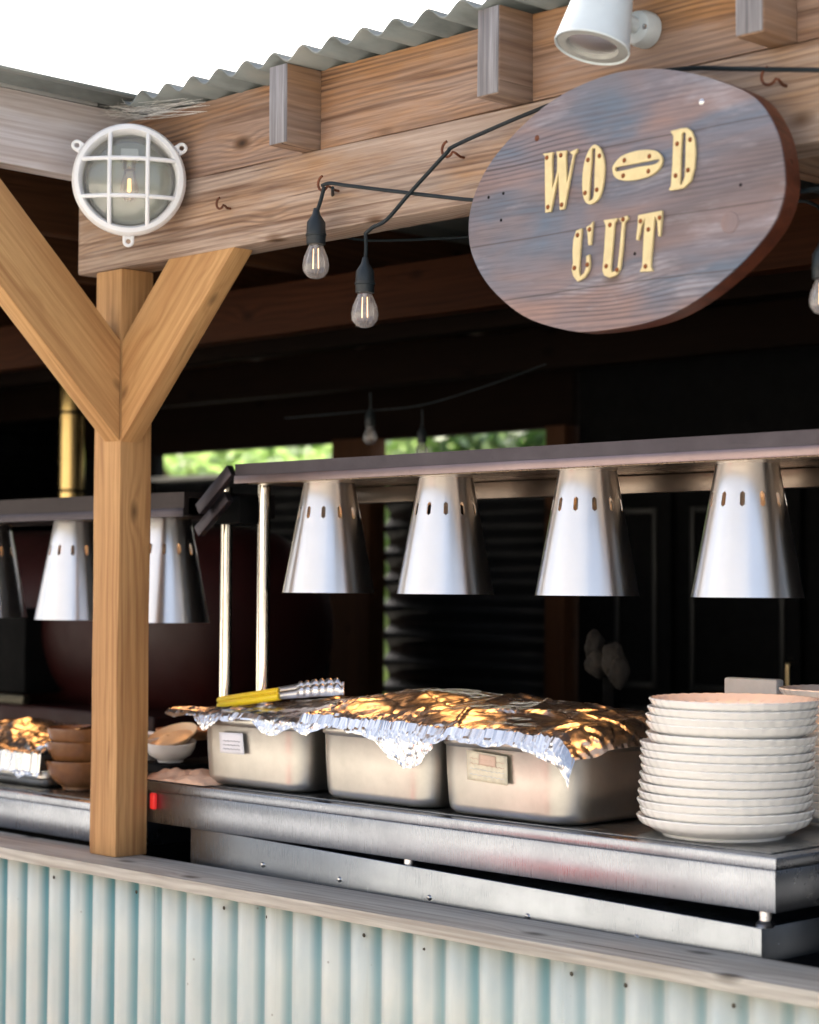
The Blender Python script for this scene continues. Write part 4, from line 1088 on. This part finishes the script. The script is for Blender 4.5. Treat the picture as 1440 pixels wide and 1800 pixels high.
letters = [
 ('W', [T1([(285, 425), (440, 402), (425, 460), (428, 955), (500, 690), (505, 470), (488, 392), (642, 375), (628, 440), (645, 870), (735, 445), (690, 400), (800, 350), (790, 400), (755, 440), (605, 1245), (540, 1258), (520, 700), (405, 1285), (325, 1300), (318, 460)])], T1([(350, 485), (558, 448), (365, 1220), (570, 1185)]), 0),
 ('O', [T1([(1070, 290), (1130, 330), (1180, 440), (1205, 600), (1195, 780), (1165, 970), (1100, 1110), (1000, 1178), (930, 1150), (890, 1060), (875, 900), (880, 740), (905, 560), (960, 400), (1020, 310)]), T1([(1015, 370), (1050, 345), (1072, 380), (1060, 720), (1045, 1060), (985, 1120), (972, 1100), (995, 740), (1012, 500)])], T1([(962, 517), (1133, 457), (918, 1010), (1093, 962)]), 1),
 ('O', [T2([(140, 650), (250, 520), (430, 450), (600, 425), (740, 440), (815, 510), (830, 590), (780, 700), (660, 790), (520, 835), (380, 858), (240, 850), (160, 800), (135, 730)]), T2([(170, 690), (200, 665), (450, 620), (700, 570), (780, 555), (785, 590), (700, 635), (500, 665), (350, 700), (190, 730)])], T2([(300, 575), (652, 517), (283, 792), (637, 728)]), 1),
 ('D', [T2([(945, 165), (1090, 125), (1180, 115), (1240, 160), (1285, 280), (1295, 480), (1280, 680), (1230, 860), (1130, 960), (1040, 982), (940, 998), (925, 985), (955, 930), (975, 600), (990, 230)]), T2([(1105, 200), (1135, 168), (1165, 200), (1160, 500), (1150, 800), (1100, 925), (1080, 905), (1090, 600)])], T2([(1043, 342), (1225, 283), (1020, 790), (1195, 712)]), 0),
 ('C', [T3([(225, 310), (290, 285), (275, 480), (262, 680), (255, 800), (270, 865), (320, 820), (350, 740), (345, 690), (345, 620), (380, 600), (388, 720), (370, 800), (320, 880), (240, 925), (190, 860), (170, 780), (185, 700), (180, 560), (190, 420)]), T3([(345, 270), (400, 235), (425, 200), (415, 300), (400, 480), (370, 485), (360, 330)])], T3([(242, 365), (385, 297), (203, 762), (360, 722)]), 0),
 ('U', [T3([(555, 185), (715, 160), (712, 185), (685, 215), (660, 520), (640, 760), (650, 810), (690, 800), (725, 740), (750, 500), (775, 215), (738, 165), (835, 130), (850, 160), (805, 215), (780, 560), (750, 780), (700, 850), (620, 878), (560, 850), (540, 790), (560, 560), (580, 250)])], T3([(632, 243), (790, 177), (587, 740), (718, 785)]), 0),
 ('T', [T3([(970, 125), (1255, 68), (1255, 150), (1232, 380), (1215, 380), (1200, 200), (1170, 135), (1150, 350), (1120, 740), (1145, 795), (990, 808), (1020, 740), (1040, 350), (1055, 150), (1010, 250), (970, 425), (945, 420), (965, 250)])], T3([(1000, 197), (1230, 155), (1095, 297), (1060, 742)]), 0)]
YLt = YS-.0065
for ch, loops, scr, sm in letters:
    LL = [[PY(*p, YLt) for p in L] for L in loops]
    if sm: LL = [catmull(L, 3) for L in LL]
    o = plate2d('letter', LL, .0055, M_letter, e, YLt, bevel=.0006)
    o['label'] = 'cream metal letter %s' % ch
    for p in scr:
        q = PY(*p, YLt); lathe('screw', [(0, .0022), (.0034, .0016), (.0046, 0)], M_lscrew, o, mat4(q, Vector((1, 0, 0)), Vector((0, 0, 1)), Vector((0, -1, 0))), 12)
for p in ((944, 243), (1233, 179)):
    q = PY(*p, YS); lathe('fixing_screw', [(0, .003), (.004, .002), (.006, 0)], M_lip if p[0] > 1000 else M_rust, e, mat4(q, Vector((1, 0, 0)), Vector((0, 0, 1)), Vector((0, -1, 0))), 12)
for p in ((859, 347), (885, 340), (1302, 325), (881, 387), (1116, 446)):
    q = PY(*p, YS); lathe('nail_hole', [(0, .0004), (.003, .0003), (.0032, 0)], M_blk, e, mat4(q, Vector((1, 0, 0)), Vector((0, 0, 1)), Vector((0, -1, 0))), 10)
q = PY(1283, 391, YS); lathe('wood_plug', [(0, .001), (.018, .001), (.0188, 0)], M_sign, e, mat4(q, Vector((1, 0, 0)), Vector((0, 0, 1)), Vector((0, -1, 0))), 32)
for xx in (-2.42, -2.16): box('standoff_batten', (xx-.03, YS+.0445, H+.785), (xx+.03, D-.0015, H+.84), M_dark, e)

# ------------------------------------------------------------------ cables, hooks, festoon bulbs
def cable(name, pts, r, lab, sub=5):
    o = tube(name, catmull([Vector(p) for p in pts], sub, False), r, M_cable, None, 8); return props(o, lab, 'cable', 'black festoon cables')
YC = 2.862
cable('light_cable', [PY(1500, 123, YC), PY(1440, 123, YC), PY(1360, 122, YC), (PY(1290, 121, YC)), PY(1200, 121, YC+.01), PY(1080, 140, YC+.014), PY(962, 186, YC+.008), PY(880, 220, YC), PY(800, 256, YC), PY(786, 268, YC-.005), PY(760, 296, YC-.006), PY(720, 340, YC-.008), PY(680, 386, YC-.01), PY(655, 400, YC-.012), PY(642, 412, YC-.012)], .0042,
      'black cable running along the beam past the oval sign down to the lower bulb')
cable('light_cable', [PY(566, 326, YC-.01), PY(580, 322, YC-.008), PY(610, 326, YC-.005), PY(700, 337, YC), PY(835, 352, YC), PY(1000, 362, YC+.014), PY(1200, 362, YC+.016), PY(1400, 338, YC), PY(1425, 334, YC), PY(1500, 326, YC)], .0040,
      'black cable stretched level from the left hook behind the oval sign')
def hook(px, py, lab, s=1.0, y=YC):
    e = props(bpy.data.objects.new('screw_hook', None), lab, 'hook', 'rusty screw hooks along the beam')
    bm = bmesh.new(); c0 = PY(px, py, y)
    pts = []
    for k in range(12):
        a = R(100+k*21); pts.append(c0+Vector((math.cos(a)*.016*s, 0, math.sin(a)*.016*s)))
    pts += [c0+Vector((.018*s, .004, -.010*s)), Vector((c0.x+.010*s, D-.012, c0.z-.013*s)), Vector((c0.x+.008*s, D+.02, c0.z-.013*s))]
    add_tube(bm, pts, .0028, 8)
    o = bm_link('screw_hook', bm, M_rust); props(o, lab, 'hook', 'rusty screw hooks along the beam')
    bpy.data.objects.remove(e)
hook(568, 322, 'rusty screw hook holding the left end of the cable above the first bulb')
hook(787, 262, 'rusty screw hook holding the cable left of the oval sign')
hook(1352, 133, 'rusty screw hook holding the cable right of the oval sign', 1.0)
hook(387, 357, 'empty rusty screw hook between the bulkhead light and the first bulb', .8, 2.875)
M_fil2 = plain('unlit_filament', (.3, .2, .1), .5)
def festoon(top, sock_t, sock_b, bulb_b, y, lab, mat_s=M_black, dark=False):
    a = PY(*top, y); s = PY(*sock_t, y); b_ = PY(*sock_b, y); c_ = PY(*bulb_b, y)
    e = empty('festoon_bulb', Vector((s.x, y, s.z)), lab, 'light bulb', 'festoon bulbs on the black cable')
    sc_ = (s.z-b_.z)/.066
    tube('cord', catmull([a, (a+s)/2+Vector((.002, 0, 0)), s], 4, False), .0042*sc_, M_cable, e, 8)
    T = Matrix.Translation((s.x, y, b_.z)); h = s.z-b_.z
    lathe('socket', [(0, h+.012*sc_), (.006*sc_, h+.012*sc_), (.009*sc_, h*.98), (.020*sc_, h*.72), (.021*sc_, h*.36), (.0225*sc_, h*.34), (.0225*sc_, h*.28), (.021*sc_, h*.26), (.0205*sc_, 0), (0, 0)], mat_s, e, T, 32)
    L = b_.z-c_.z; r_ = L*.39
    lathe('bulb_glass', [(r_*.50, -.0005), (r_*.62, -L*.12), (r_*.90, -L*.38), (r_, -L*.60), (r_*.93, -L*.78), (r_*.62, -L*.94), (r_*.25, -L*.995), (0, -L)], M_bulbglass, e, T, 32)
    for s_ in (-1, 1): tube('filament', [Vector((s.x+s_*.0055*sc_, y+s_*.002, b_.z-L*.12)), Vector((s.x+s_*.0065*sc_, y+s_*.002, b_.z-L*.70))], .0011*sc_, M_fil2 if y > 4 else M_fil, e, 6)
    lathe('stem', [(0, -L*.02), (.006*sc_, -L*.02), (.004*sc_, -L*.22), (0, -L*.3)], M_bulbglass, e, T, 12)
festoon((570, 328), (556, 376), (554, 430), (551, 491), YC-.012, 'clear bulb in a black socket hanging from the left hook')
festoon((643, 410), (642, 462), (640, 515), (639, 577), YC-.012, 'lower clear bulb in a black socket with two bright filaments')
festoon((1450, 340), (1447, 430), (1447, 490), (1447, 553), YC-.012, 'clear bulb cut off by the right edge of the picture')
festoon((651, 690), (651, 722), (651, 750), (650, 782), 4.45, 'small dim bulb hanging in the dark before the back post')
festoon((742, 720), (742, 752), (742, 778), (742, 806), 4.45, 'small dark bulb hanging in front of the right window slit')
cable('light_cable', [PY(500, 735, 4.44), PY(651, 722, 4.45)-Vector((0, 0, 0)), PY(742, 712, 4.45), PY(850, 680, 4.45), PY(960, 640, 4.45)], .0022, 'thin dark cable sagging under the roof at the back')
cable('light_cable', [PY(585, 330, YC-.01), PY(600, 414, 3.2), PY(760, 420, 3.3), PY(1000, 400, 3.35), PY(1380, 352, 3.3), PY(1450, 390, 3.25)], .0035, 'dark cable running back under the front beam')
